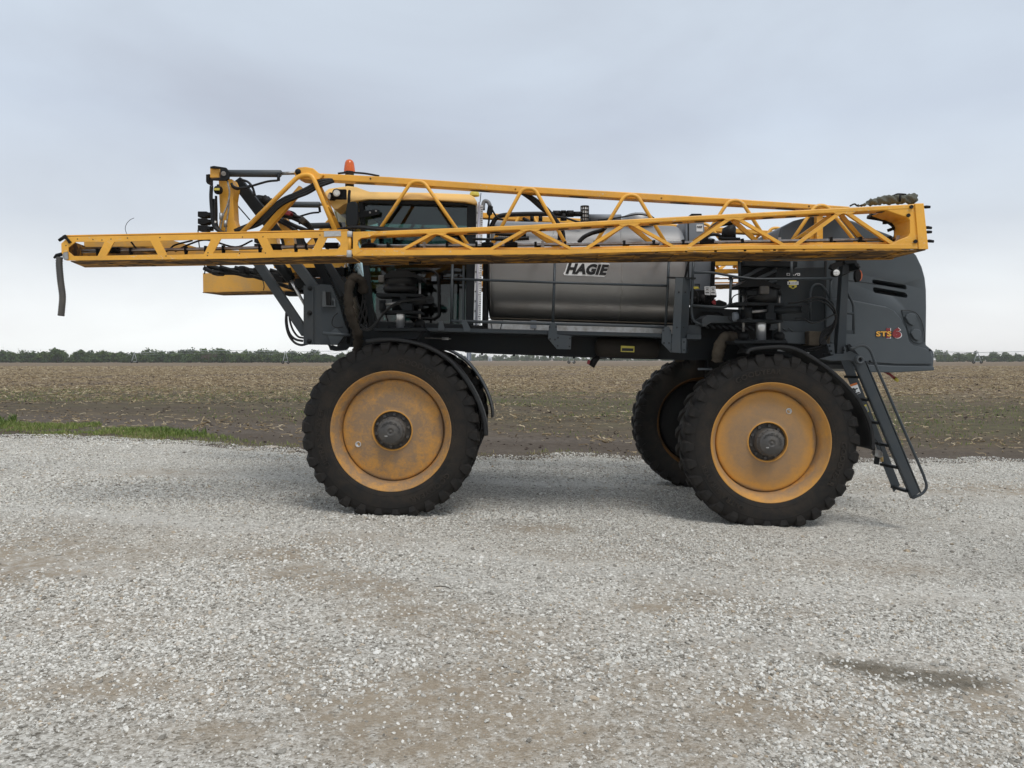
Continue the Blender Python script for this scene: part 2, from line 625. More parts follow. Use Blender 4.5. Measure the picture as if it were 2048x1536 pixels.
def vnoise(x, y, s, seed=0):
    r_ = np.random.default_rng(seed)
    T = r_.random((64, 64))
    x, y = np.asarray(x, float) * s, np.asarray(y, float) * s
    i, j = np.floor(x).astype(int), np.floor(y).astype(int)
    u, w = x - i, y - j
    u, w = u * u * (3 - 2 * u), w * w * (3 - 2 * w)
    a, b = T[i % 64, j % 64], T[(i + 1) % 64, j % 64]
    c, d_ = T[i % 64, (j + 1) % 64], T[(i + 1) % 64, (j + 1) % 64]
    return (a * (1 - u) + b * u) * (1 - w) + (c * (1 - u) + d_ * u) * w

EDGE = [G(-200, 864), G(0, 870), G(320, 880), G(640, 893), G(1000, 906), G(1400, 911), G(1740, 914), G(2048, 919), G(2300, 924)]
EX, EY = np.array([p.x for p in EDGE]), np.array([p.y for p in EDGE])
def edge_y(x):
    x = np.asarray(x, float)
    y = np.interp(x, EX, EY)
    y = y + np.where(x < EX[0], (EX[0] - x) * 0.25, 0) - np.where(x > EX[-1], (x - EX[-1]) * 0.12, 0)
    y = np.clip(y, 10.2, 30)
    return y + (vnoise(x, 0 * x, 0.9, 3) - 0.5) * 0.7 + (vnoise(x, 0 * x, 4.0, 4) - 0.5) * 0.28

def grid_mesh(name, X, Y, Z, mat, attrs=None, **k):
    n, m_ = X.shape
    me = bpy.data.meshes.new(name)
    vs = np.stack([X, Y, Z], -1).reshape(-1, 3)
    ii = np.arange(n * m_).reshape(n, m_)
    fs = np.stack([ii[:-1, :-1], ii[:-1, 1:], ii[1:, 1:], ii[1:, :-1]], -1).reshape(-1, 4)
    me.from_pydata(vs.tolist(), [], fs.tolist())
    me.polygons.foreach_set('use_smooth', [True] * len(me.polygons))
    for a, arr in (attrs or {}).items():
        at = me.attributes.new(a, 'FLOAT', 'POINT')
        at.data.foreach_set('value', arr.reshape(-1).astype(np.float32))
    return link(name, me, mat, None, **k)

# --- field: bare soil by the yard, then weeds and crop residue, then straw to the horizon
m = Mat('field_soil')
geo = m.node('ShaderNodeNewGeometry')
pos = geo.outputs['Position']
sp = m.node('ShaderNodeSeparateXYZ')
m.link(pos, sp.inputs[0])
off = m.math('SUBTRACT', m.math('ADD', sp.outputs['Y'], m.math('MULTIPLY', sp.outputs['X'], 0.17)), 13.5)
def nn(scale, det=4, rough=0.6, sc3=(1, 1, 1), dist=0.0):
    mpn = m.node('ShaderNodeMapping')
    mpn.inputs['Scale'].default_value = sc3
    m.link(pos, mpn.inputs[0])
    return m.noise(scale, det, rough, mpn.outputs[0], dist)
big = nn(0.045, 3, 0.5, (0.45, 1.5, 1))
wob = m.math('ADD', off, m.math('MULTIPLY', m.math('SUBTRACT', big, 0.5), 14.0))
far = m.ramp(m.math('DIVIDE', wob, 100.0), (0.16, 0.0), (0.34, 1.0))
weed = m.math('MULTIPLY', m.ramp(m.math('DIVIDE', wob, 50.0), (0.06, 0.0), (0.18, 1.0), (0.50, 1.0), (0.72, 0.0)), m.ramp(nn(0.22, 5, 0.65), (0.36, 0.0), (0.62, 1.0)))
n1, n2, n3 = nn(9.0, 5, 0.7), nn(1.6, 5, 0.68, (0.8, 1.6, 1)), nn(0.35, 5, 0.7, (0.5, 2.2, 1))
soil = m.mix(m.ramp(n1, (0.35, 0.0), (0.7, 1.0)), (0.082, 0.066, 0.053), (0.175, 0.145, 0.115))
straw = m.mix(m.ramp(m.math('ADD', m.math('MULTIPLY', n2, 0.6), m.math('MULTIPLY', n1, 0.4)), (0.38, 0.0), (0.62, 1.0)), (0.120, 0.085, 0.055), (0.330, 0.252, 0.160))
mid = m.mix(m.ramp(m.math('ADD', m.math('MULTIPLY', n2, 0.5), m.math('MULTIPLY', n1, 0.5)), (0.40, 0.0), (0.66, 1.0)), (0.072, 0.057, 0.043), (0.200, 0.156, 0.098))
mid = m.mix(m.math('MULTIPLY', weed, 0.45), mid, (0.085, 0.092, 0.036))
nearf = m.ramp(m.math('DIVIDE', m.math('ADD', off, m.math('MULTIPLY', m.math('SUBTRACT', nn(0.5, 4, 0.6, (0.5, 1.5, 1)), 0.5), 5.0)), 10.0), (0.28, 0.0), (0.50, 1.0))
c = m.mix(nearf, soil, mid)
c = m.mix(far, c, straw)
c = m.mix(m.ramp(n3, (0.32, 0.55), (0.58, 0.0)), c, (0.078, 0.058, 0.042))
n4 = nn(0.16, 4, 0.6, (0.12, 2.4, 1))
c = m.mix(m.ramp(n4, (0.40, 0.42), (0.56, 0.0)), c, (0.080, 0.062, 0.046))
m.set(color=c, rough=0.95, spec=0.15)
m.bump(m.math('ADD', n1, m.math('MULTIPLY', n2, 1.5)), 0.7, 0.05)

ys = np.concatenate([np.linspace(-60, 8, 12), np.linspace(9, 30, 90), np.geomspace(30.5, 4500, 90)])
xs = np.concatenate([-np.geomspace(3500, 31, 26), np.linspace(-30, 30, 150), np.geomspace(31, 3500, 26)])
X, Y = np.meshgrid(xs, ys)
Z = gz(X, Y) - 0.035 + (vnoise(X, Y, 2.2, 8) - 0.5) * 0.05 * np.clip((Y - 10) / 5, 0, 1) * np.clip((200 - Y) / 100, 0, 1)
fld = grid_mesh('field', X, Y, Z, 'field_soil', kind='structure')

# --- gravel yard
BLOBS = [(20, 1120, 260, 80, 1.0), (200, 1240, 240, 26, .5), (620, 1400, 330, 36, .55), (900, 1470, 230, 70, 1.1), (1150, 1340, 200, 20, .35), (620, 1166, 120, 24, 1.3), (735, 1190, 90, 20, 1.1), (850, 1232, 170, 28, .8), (300, 1375, 280, 34, .8), (90, 1400, 120, 30, .6),
         (470, 1465, 230, 34, .9), (900, 1440, 140, 60, 1.2), (1010, 1490, 90, 40, .9), (720, 1500, 180, 40, .6), (560, 1108, 130, 17, .8), (700, 1085, 120, 12, .6), (1065, 1056, 70, 10, .9),
         (1280, 1212, 120, 20, .6), (1840, 1342, 210, 30, .9), (1930, 975, 240, 13, 1.0), (1800, 1140, 110, 12, .6), (1620, 1135, 110, 10, .5), (330, 945, 120, 8, .7),
         (520, 1330, 200, 20, .5), (1900, 1400, 120, 30, .5), (1500, 1300, 200, 24, .4), (1350, 1270, 90, 14, .4), (1560, 1430, 130, 30, .5), (230, 1170, 200, 20, .35), (1180, 1105, 160, 12, .4), (850, 1380, 120, 30, .5)]
BL = []
for (bx, by, rx, ry, s_) in BLOBS:
    c0, cx, cy = G(bx, by), G(bx + rx, by), G(bx, by + ry)
    BL.append((c0.x, c0.y, abs(cx.x - c0.x), abs(cy.y - c0.y) * 1.1 + 0.02, s_))
def dirt_at(x, y):
    d_ = np.zeros_like(np.asarray(x, float))
    wx = x + (vnoise(x, y, 1.7, 21) - 0.5) * 0.5
    wy = y + (vnoise(x, y, 1.9, 22) - 0.5) * 0.35
    for (bx, by, rx, ry, s_) in BL:
        q = ((wx - bx) / rx) ** 2 + ((wy - by) / ry) ** 2
        d_ = np.maximum(d_, 1.15 * s_ * np.exp(-q * 0.8))
    g = vnoise(x * 0.8, y * 1.4, 0.8, 23) * 0.6 + vnoise(x, y, 2.6, 24) * 0.4
    nearw = np.clip((7.5 - y) / 3.5, 0.25, 1.0)
    d_ = d_ * np.clip(0.35 + 1.5 * (vnoise(x, y, 3.3, 25) * .5 + vnoise(x, y, 8.0, 26) * .5 - 0.18), 0.2, 1.15)
    return np.clip(d_ + np.clip((g - 0.44 + 0.10 * np.clip((4.6 - y) / 1.5, 0, 1)) * 2.2, 0, 0.8) * nearw, 0, 1)

TRK = []
for lst in ([(-200, 1010), (300, 1030), (700, 1075), (1100, 1130), (1500, 1170), (2250, 1210)], [(-200, 1120), (300, 1150), (700, 1140), (1100, 1190), (1500, 1280), (2250, 1400)], [(-200, 925), (400, 950), (1000, 960), (1700, 985), (2250, 1000)]):
    q = [G(*p_) for p_ in lst]
    TRK.append((np.array([p_.x for p_ in q]), np.array([p_.y for p_ in q])))
def track_at(x, y):
    # paths packed smooth by tyres
    t = np.zeros_like(np.asarray(x, float))
    for tx, ty in TRK:
        d_ = y - np.interp(x, tx, ty) + (vnoise(x, y, 1.1, 29) - .5) * .35
        t = np.maximum(t, np.exp(-(d_ / .26) ** 2) * np.clip(1.6 * vnoise(x * .5, y * .5, .9, 30) - .1, 0, 1))
    return t
WET = G(1820, 1340)
WXA, WYA = abs(G(2035, 1340).x - WET.x), abs(G(1820, 1311).y - WET.y)
def wet_at(x, y):
    wx = x + (vnoise(x, y, 2.6, 27) - 0.5) * 0.36
    wy = y + (vnoise(x, y, 3.1, 28) - 0.5) * 0.20 + (vnoise(x, y, 9.0, 33) - 0.5) * 0.10 + (x - WET.x) * 0.34
    return np.clip(1.9 * np.exp(-(((wx - WET.x) / WXA) ** 2 + ((wy - WET.y) / WYA) ** 2) * 1.7) - 0.35, 0, 1)
m = Mat('gravel_fines')
v = m.coord()
at = m.node('ShaderNodeAttribute')
at.attribute_name = 'dirt'
vo = m.node('ShaderNodeTexVoronoi')
vo.inputs['Scale'].default_value = 85.0
m.link(v, vo.inputs['Vector'])
vo2 = m.node('ShaderNodeTexVoronoi')
vo2.inputs['Scale'].default_value = 38.0
m.link(v, vo2.inputs['Vector'])
sx = m.node('ShaderNodeSeparateColor')
m.link(vo.outputs['Color'], sx.inputs[0])
sx2 = m.node('ShaderNodeSeparateColor')
m.link(vo2.outputs['Color'], sx2.inputs[0])
gr = m.ramp(m.math('ADD', m.math('MULTIPLY', sx.outputs[0], 0.6), m.math('MULTIPLY', sx2.outputs[1], 0.4)), (0.06, (0.13, 0.115, 0.093)), (0.5, (0.49, 0.462, 0.405)), (1.0, (0.84, 0.815, 0.75)))
big = m.noise(0.55, 5, 0.6, v)
gr = m.mix(1.0, gr, m.ramp(big, (0.3, 0.80), (0.72, 1.10)), 'MULTIPLY')
ta = m.node('ShaderNodeAttribute')
ta.attribute_name = 'track'
gr = m.mix(m.math('MULTIPLY', ta.outputs['Fac'], 0.55), gr, (0.62, 0.60, 0.55))
wa = m.node('ShaderNodeAttribute')
wa.attribute_name = 'wet'
wetf = m.math('MULTIPLY', wa.outputs['Fac'], m.ramp(m.noise(14, 5, 0.7, v), (0.30, 0.45), (0.6, 1.0)))
df = m.math('MULTIPLY', at.outputs['Fac'], m.ramp(m.noise(11, 6, 0.72, v), (0.34, 0.15), (0.56, 1.0)))
dcol = m.mix(m.noise(2.3, 4, 0.6, v), (0.265, 0.208, 0.145), (0.365, 0.305, 0.228))
m.set(color=m.mix(m.math('MULTIPLY', wetf, 0.9), m.mix(m.math('MULTIPLY', df, 0.92), gr, dcol), (0.085, 0.070, 0.042)), rough=m.ramp(wetf, (0.0, 0.92), (1.0, 0.38)), spec=0.25)
m.bump(m.math('ADD', m.math('MULTIPLY', vo.outputs['Distance'], -0.7), m.math('MULTIPLY', m.noise(140, 3, 0.7, v), 0.4)), 0.75, 0.012)

xs = np.concatenate([-np.geomspace(60, 16, 14), np.linspace(-15.5, 13, 380), np.geomspace(13.5, 60, 14)])
ts = np.concatenate([np.linspace(0, 0.42, 6)[:-1], np.linspace(0.42, 0.97, 260), [0.985, 0.995, 1.0]])
X = np.repeat(xs[None, :], len(ts), 0)
E = edge_y(X[0])[None, :]
Y = -12 + (E + 12) * ts[:, None]
lift = np.where(ts > 0.992, -0.06, np.where(ts > 0.98, 0.0, 0.03))[:, None]
Z = gz(X, Y) + lift - 0.03 - 0.016 * track_at(X, Y) + (vnoise(X, Y, 0.7, 31) - 0.5) * 0.030 + (vnoise(X, Y, 5.0, 32) - 0.5) * 0.012
def yard_z(x, y):
    return gz(x, y) - 0.016 * track_at(x, y) + (vnoise(x, y, 0.7, 31) - 0.5) * 0.030 + (vnoise(x, y, 5.0, 32) - 0.5) * 0.012
yard = grid_mesh('gravel_yard', X, Y, Z, 'gravel_fines', {'dirt': dirt_at(X, Y), 'wet': wet_at(X, Y), 'track': track_at(X, Y)}, kind='structure')

# --- loose stones, straw and clods: scattered instances of small meshes
def scatter(name, P, rot, scl, mat, protos, label, category):
    me = bpy.data.meshes.new(name)
    me.vertices.add(len(P))
    me.vertices.foreach_set('co', np.asarray(P, np.float32).reshape(-1))
    a = me.attributes.new('rot', 'FLOAT_VECTOR', 'POINT')
    a.data.foreach_set('vector', np.asarray(rot, np.float32).reshape(-1))
    a = me.attributes.new('scl', 'FLOAT_VECTOR', 'POINT')
    a.data.foreach_set('vector', np.asarray(scl, np.float32).reshape(-1))
    o = link(name, me, None, None, kind='stuff')
    ng = bpy.data.node_groups.new(name, 'GeometryNodeTree')
    ng.interface.new_socket('Geometry', in_out='INPUT', socket_type='NodeSocketGeometry')
    ng.interface.new_socket('Geometry', in_out='OUTPUT', socket_type='NodeSocketGeometry')
    N, L = ng.nodes, ng.links
    gi, go = N.new('NodeGroupInput'), N.new('NodeGroupOutput')
    jn = N.new('GeometryNodeGeometryToInstance')
    for kind, seed in protos:
        if kind == 'stone':
            s_ = N.new('GeometryNodeMeshIcoSphere')
            s_.inputs['Radius'].default_value = 0.5
            s_.inputs['Subdivisions'].default_value = 2
            sp_ = N.new('GeometryNodeSetPosition')
            nt = N.new('ShaderNodeTexNoise')
            nt.noise_dimensions = '4D'
            nt.inputs['Scale'].default_value = 2.2
            nt.inputs['Detail'].default_value = 1.0
            nt.inputs['W'].default_value = seed * 7.3
            sb = N.new('ShaderNodeVectorMath')
            sb.operation = 'SUBTRACT'
            sb.inputs[1].default_value = (0.5, 0.5, 0.5)
            ml = N.new('ShaderNodeVectorMath')
            ml.operation = 'SCALE'
            ml.inputs['Scale'].default_value = 0.95
            L.new(nt.outputs['Color'], sb.inputs[0])
            L.new(sb.outputs[0], ml.inputs[0])
            L.new(s_.outputs['Mesh'], sp_.inputs['Geometry'])
            L.new(ml.outputs[0], sp_.inputs['Offset'])
            last = sp_.outputs[0]
        else:
            s_ = N.new('GeometryNodeMeshCube')
            s_.inputs['Size'].default_value = (1.0, 0.10, 0.05)
            s_.inputs['Vertices X'].default_value = 4
            sp_ = N.new('GeometryNodeSetPosition')
            pn = N.new('GeometryNodeInputPosition')
            nt = N.new('ShaderNodeTexNoise')
            nt.noise_dimensions = '4D'
            nt.inputs['Scale'].default_value = 1.6
            nt.inputs['W'].default_value = seed * 3.1
            sb = N.new('ShaderNodeVectorMath')
            sb.operation = 'SUBTRACT'
            sb.inputs[1].default_value = (0.5, 0.5, 0.5)
            ml = N.new('ShaderNodeVectorMath')
            ml.operation = 'MULTIPLY'
            ml.inputs[1].default_value = (0.1, 0.6, 0.5)
            L.new(nt.outputs['Color'], sb.inputs[0])
            L.new(sb.outputs[0], ml.inputs[0])
            L.new(s_.outputs['Mesh'], sp_.inputs['Geometry'])
            L.new(ml.outputs[0], sp_.inputs['Offset'])
            last = sp_.outputs[0]
        sm = N.new('GeometryNodeSetMaterial')
        sm.inputs['Material'].default_value = M[mat]
        L.new(last, sm.inputs['Geometry'])
        L.new(sm.outputs[0], jn.inputs[0])
    ip = N.new('GeometryNodeInstanceOnPoints')
    ip.inputs['Pick Instance'].default_value = True
    L.new(gi.outputs[0], ip.inputs['Points'])
    L.new(jn.outputs[0], ip.inputs['Instance'])
    r1 = N.new('GeometryNodeInputNamedAttribute')
    r1.data_type = 'FLOAT_VECTOR'
    r1.inputs['Name'].default_value = 'rot'
    s1 = N.new('GeometryNodeInputNamedAttribute')
    s1.data_type = 'FLOAT_VECTOR'
    s1.inputs['Name'].default_value = 'scl'
    er = N.new('FunctionNodeEulerToRotation')
    L.new(r1.outputs[0], er.inputs[0])
    L.new(er.outputs[0], ip.inputs['Rotation'])
    L.new(s1.outputs[0], ip.inputs['Scale'])
    L.new(ip.outputs[0], go.inputs[0])
    md = o.modifiers.new('scatter', 'NODES')
    md.node_group = ng
    o['label'] = label
    o['category'] = category
    return o

m = Mat('limestone_chips')
oi = m.node('ShaderNodeObjectInfo')
v = m.coord()
cst = m.ramp(oi.outputs['Random'], (0.0, (0.22, 0.202, 0.172)), (0.22, (0.50, 0.482, 0.435)), (0.5, (0.70, 0.68, 0.62)), (0.84, (0.84, 0.82, 0.765)), (0.92, (0.44, 0.35, 0.245)), (1.0, (0.66, 0.63, 0.57)))
m.set(color=m.mix(1.0, cst, m.ramp(m.noise(2.5, 3, 0.6, v), (0.3, 0.78), (0.7, 1.08)), 'MULTIPLY'), rough=0.9, spec=0.25)
P, S = [], []
for (ya, yb, dens, s0, s1, big_) in ((2.0, 3.6, 4600, .005, .0175, .026), (3.6, 5.4, 3900, .006, .018, .027), (5.4, 9.0, 2500, .008, .0185, .029), (9.0, 16.5, 1150, .011, .022, .032)):
    w = 0.70 * yb + 1.3
    n = int(dens * 2 * w * (yb - ya))
    x, y = rng.uniform(-w, w, n), rng.uniform(ya, yb, n)
    dd = np.maximum(dirt_at(x, y), 1.12 * wet_at(x, y))
    cl_ = vnoise(x * .55 + y * .35, y * 1.5 - x * .3, 2.6, 41) * 0.45 + vnoise(x * .6 + y * .3, y * 1.3 - x * .25, 0.95, 42) * 0.55
    keep = (rng.random(n) < (1.0 - 0.74 * dd) * (1.0 - 0.55 * track_at(x, y)) * np.clip((cl_ - 0.27) * 2.6, 0.34, 1.0)) & (y < edge_y(x) - 0.05) & (np.abs(x) < 0.70 * y + 1.3)
    x, y = x[keep], y[keep]
    s_ = (s0 + (s1 - s0) * rng.random(len(x)) ** 1.9) * (0.62 + 0.85 * vnoise(x * .8, y, 0.75, 43))
    bigm = rng.random(len(x)) < 0.006
    s_[bigm] = big_ * rng.uniform(0.8, 1.35, bigm.sum())
    P.append(np.stack([x, y, yard_z(x, y) + s_ * 0.12], -1))
    S.append(s_)
P, S = np.concatenate(P), np.concatenate(S)
n = len(P)
scatter('gravel', P, np.stack([rng.normal(0, .35, n), rng.normal(0, .35, n), rng.uniform(0, 6.3, n)], -1),
        np.stack([S * rng.uniform(.9, 1.5, n), S * rng.uniform(.7, 1.1, n), S * rng.uniform(.45, .85, n)], -1),
        'limestone_chips', [('stone', k) for k in range(6)], 'pale crushed limestone gravel loose over the yard', 'gravel')

m = Mat('corn_residue')
oi = m.node('ShaderNodeObjectInfo')
m.set(color=m.ramp(oi.outputs['Random'], (0.0, (0.14, 0.098, 0.055)), (0.4, (0.31, 0.235, 0.135)), (0.8, (0.44, 0.355, 0.225)), (1.0, (0.56, 0.475, 0.335))), rough=0.9, spec=0.2)
P, S = [], []
for (ya, yb, dens, s0, s1) in ((11, 20, 26, .05, .20), (20, 34, 26, .06, .22), (34, 60, 24, .08, .30), (60, 110, 11, .12, .42), (110, 190, 4, .2, .6)):
    w = 0.72 * yb + 3
    n = int(dens * 2 * w * (yb - ya))
    x, y = rng.uniform(-w, w, n), rng.uniform(ya, yb, n)
    o_ = y + 0.17 * x - 13.5 + (vnoise(x * 0.45, y * 1.2, 0.05, 51) - 0.5) * 14
    near = y - edge_y(x)
    cl_ = vnoise(x * 0.7, y, 0.5, 52) * 0.5 + vnoise(x, y, 0.13, 53) * 0.5
    pr = np.where(o_ > 22, 0.95, np.where(o_ > 4, 0.50, 0.24)) * np.clip((cl_ - 0.22) * 2.2, 0.05, 1.0)
    # a raked windrow of stalks where the tillage turned
    pr = np.where((near > 2.2) & (near < 4.2), np.maximum(pr, 0.75 * np.clip((vnoise(x * 0.6, y, 0.8, 54) - 0.25) * 2, 0, 1)), pr)
    pr = np.where(near < 0.3, 0.0, pr)
    keep = (rng.random(n) < pr) & (np.abs(x) < 0.72 * y + 3)
    x, y = x[keep], y[keep]
    s_ = s0 + (s1 - s0) * rng.random(len(x)) ** 2
    P.append(np.stack([x, y, gz(x, y) - 0.01 + rng.uniform(0, .03, len(x))], -1))
    S.append(s_)
P, S = np.concatenate(P), np.concatenate(S)
n = len(P)
tilt = np.where(rng.random(n) < 0.14, rng.normal(0, .55, n), rng.normal(0, .14, n))
scatter('corn_stubble', P, np.stack([rng.normal(0, .3, n), tilt, rng.uniform(0, 6.3, n)], -1),
        np.stack([S, np.clip(S, .1, 1) * rng.uniform(.6, 1.8, n), np.clip(S, .1, 1) * rng.uniform(.8, 2.0, n)], -1),
        'corn_residue', [('stick', k) for k in range(5)], 'straw coloured corn residue lying over the bare field', 'crop residue')

m = Mat('soil_clods')
oi = m.node('ShaderNodeObjectInfo')
m.set(color=m.ramp(oi.outputs['Random'], (0.0, (0.050, 0.038, 0.032)), (0.7, (0.105, 0.084, 0.070)), (1.0, (0.17, 0.14, 0.11))), rough=0.95, spec=0.1)
P, S = [], []
for (ya, yb, dens, s0, s1) in ((11, 22, 9, .02, .06), (22, 40, 5, .03, .10), (40, 90, 2.0, .06, .18)):
    w = 0.72 * yb + 3
    n = int(dens * 2 * w * (yb - ya))
    x, y = rng.uniform(-w, w, n), rng.uniform(ya, yb, n)
    near = y - edge_y(x)
    keep = (rng.random(n) < np.clip(vnoise(x * .6, y, 0.6, 61) * 1.6 - 0.25, 0.05, 1)) & (near > 0.7)
    x, y = x[keep], y[keep]
    P.append(np.stack([x, y, gz(x, y) - 0.03], -1))
    S.append(s0 + (s1 - s0) * rng.random(len(x)) ** 2.5)
P, S = np.concatenate(P), np.concatenate(S)
n = len(P)
scatter('soil_clods', P, np.stack([rng.normal(0, .3, n), rng.normal(0, .3, n), rng.uniform(0, 6.3, n)], -1),
        np.stack([S * rng.uniform(1, 2, n), S, S * rng.uniform(.4, .8, n)], -1), 'soil_clods', [('stone', k + 9) for k in range(4)],
        'dark crumbled clods of tilled soil in the field', 'soil')

# --- grass between yard and field
m = Mat('grass_blades')
at = m.node('ShaderNodeAttribute')
at.attribute_name = 'tone'
m.set(color=m.ramp(at.outputs['Fac'], (0.0, (0.060, 0.100, 0.022)), (0.45, (0.125, 0.190, 0.038)), (0.8, (0.225, 0.270, 0.070)), (1.0, (0.34, 0.29, 0.15))), rough=0.6, spec=0.3)
def blades(name, x, y, h, tone, mat):
    n = len(x)
    a = rng.uniform(0, 6.3, n)
    lean = rng.uniform(0.1, 0.75, n) * h
    la = rng.uniform(0, 6.3, n)
    wd = h * rng.uniform(.045, .09, n) + 0.003
    z = gz(x, y) - 0.02
    ca, sa = np.cos(a) * wd, np.sin(a) * wd
    cx, cy = np.cos(la) * lean, np.sin(la) * lean
    p = [np.stack([x - ca, y - sa, z], -1), np.stack([x + ca, y + sa, z], -1),
         np.stack([x - ca * .7 + cx * .35, y - sa * .7 + cy * .35, z + h * .6], -1), np.stack([x + ca * .7 + cx * .35, y + sa * .7 + cy * .35, z + h * .6], -1),
         np.stack([x + cx, y + cy, z + h], -1)]
    vs = np.stack(p, 1).reshape(-1, 3)
    b = np.arange(n) * 5
    fs = np.stack([b, b + 1, b + 3, b + 2], -1).tolist() + np.stack([b + 2, b + 3, b + 4], -1).tolist()
    me = bpy.data.meshes.new(name)
    me.from_pydata(vs.tolist(), [], fs)
    t = me.attributes.new('tone', 'FLOAT', 'POINT')
    t.data.foreach_set('value', np.repeat(tone, 5).astype(np.float32))
    return link(name, me, mat, None, kind='stuff')
n = 95000
x = rng.uniform(-15, 1.5, n)
x = np.concatenate([x, rng.uniform(-2, 11, 26000)])
near = rng.uniform(-0.25, 3.2, len(x)) ** 1.0
y = edge_y(x) + near
lim = np.interp(x, [-16, -10, -7, -5.2, -4.2, -3.0, -1.2, 0, 1, 3, 5, 11], [2.6, 2.3, 1.7, .9, .6, .5, .5, .4, .4, .4, .3, .3])
cov = np.interp(x, [-16, -7.2, -6.2, -5.2, -4.2, -3, -1.2, 0, 1, 5, 11], [1, .95, .6, .22, .16, .22, .25, .18, .12, .08, .05])
pn = vnoise(x, y, 1.4, 71) * .55 + vnoise(x, y, 4.5, 72) * .45
keep = (near < lim * (0.75 + 0.5 * vnoise(x, y, 1.2, 73))) & (rng.random(len(x)) < cov * np.clip((pn - 0.36) * 4.2, 0.03, 1))
x, y, pn, near, lim = x[keep], y[keep], pn[keep], near[keep], lim[keep]
tuft = np.clip((vnoise(x, y, 0.9, 74) - 0.45) * 3.5, 0, 1) * (x < -6.0)
h = (0.025 + 0.05 * rng.random(len(x)) + 0.14 * tuft * rng.random(len(x)) * (near > 0.35)) * np.where(near < 0.35, 0.65, 1.0)
tone = np.clip(0.68 + rng.normal(0, .17, len(x)) - 0.42 * tuft + 0.22 * (near < 0.35) + (x > -3) * 0.12, 0, 1)
g = blades('grass', x, y, h, tone, 'grass_blades')
g['label'] = 'green grass tufts along the edge between gravel and field'
g['category'] = 'grass'
# sparse weeds sprouting in the field
n = 60000
y = rng.uniform(16, 48, n)
x = rng.uniform(-1, 1, n) * (0.72 * y + 2)
o_ = y + 0.17 * x - 13.5
keep = (o_ > 3.5) & (rng.random(n) < np.clip((vnoise(x * .5, y, 0.35, 81) * .6 + vnoise(x, y, 1.5, 82) * .4 - .42) * 4.0, 0, .8) * np.interp(o_, [3, 8, 22, 34], [.4, 1, 1, .2]))
x, y = x[keep], y[keep]
w_ = blades('field_weeds', x, y, rng.uniform(.03, .09, len(x)), np.clip(rng.normal(.55, .2, len(x)), 0, 1), 'grass_blades')
w_['label'] = 'thin green weeds sprouting across the bare field'
w_['category'] = 'weeds'

# --- a few flat stones at the edge of the yard
m = Mat('flat_stone')
v = m.coord()
m.set(color=m.mix(m.noise(6, 5, 0.6, v), (0.30, 0.255, 0.20), (0.52, 0.47, 0.40)), rough=0.9)
def rock(name, p, sx, sy, sz, label, seed):
    bm = bmesh.new()
    bmesh.ops.create_icosphere(bm, subdivisions=3, radius=1)
    r_ = random.Random(seed)
    ph = [r_.uniform(0, 6) for _ in range(6)]
    for w in bm.verts:
        q = w.co
        k_ = 1 + .16 * math.sin(3 * q.x + ph[0]) + .14 * math.sin(4 * q.y + ph[1]) + .10 * math.sin(7 * q.x + 5 * q.z + ph[2]) + .06 * math.sin(11 * q.y + ph[3])
        w.co = Vector((q.x * sx * k_, q.y * sy * k_, max(-0.4, min(q.z * k_, .75)) * sz))
    me = bpy.data.meshes.new(name)
    bm.to_mesh(me)
    bm.free()
    o = link(name, me, 'flat_stone', None)
    o.location = (p.x, p.y, float(yard_z(p.x, p.y)) + sz * 0.2)
    return tag(o, label, 'stone', 'flat stones at the edge of the gravel')
rock('flat_stone', G(492, 899), .13, .09, .035, 'leftmost flat tan stone at the gravel edge left of the wheel', 1)
rock('flat_stone', G(544, 894), .09, .07, .03, 'middle one of three flat tan stones at the gravel edge', 2)
rock('flat_stone', G(583, 904), .08, .07, .045, 'flat tan stone on the gravel edge closest to the front wheel', 3)
tw = MB()
a, b = G(868, 1181), G(905, 1186)
tw.tube(smooth_path([Vector((a.x, a.y, float(yard_z(a.x, a.y)) + .022)), Vector(((a.x + b.x) / 2, (a.y + b.y) / 2 + .012, float(yard_z(a.x, a.y)) + .03)), Vector((b.x, b.y, float(yard_z(b.x, b.y)) + .02))], 4), [.003, .0035, .0035, .0035, .003, .003, .003, .0025, .002], 6)
tag(tw.build('twig', 'canvas'), 'thin dark twig lying on the gravel in the foreground', 'twig')

# --- woods beyond the field
m = Mat('leaves')
at = m.node('ShaderNodeAttribute')
at.attribute_name = 'tone'
m.set(color=m.ramp(at.outputs['Fac'], (0.0, (0.022, 0.044, 0.014)), (0.5, (0.050, 0.092, 0.024)), (1.0, (0.110, 0.155, 0.046))), rough=0.8, spec=0.15)
m = Mat('bare_twigs')
m.set(color=(0.115, 0.085, 0.072), rough=0.9, spec=0.1)
m = Mat('bark')
v = m.coord()
m.set(color=m.mix(m.noise(8, 4, 0.6, v), (0.05, 0.04, 0.032), (0.11, 0.09, 0.07)), rough=0.95)

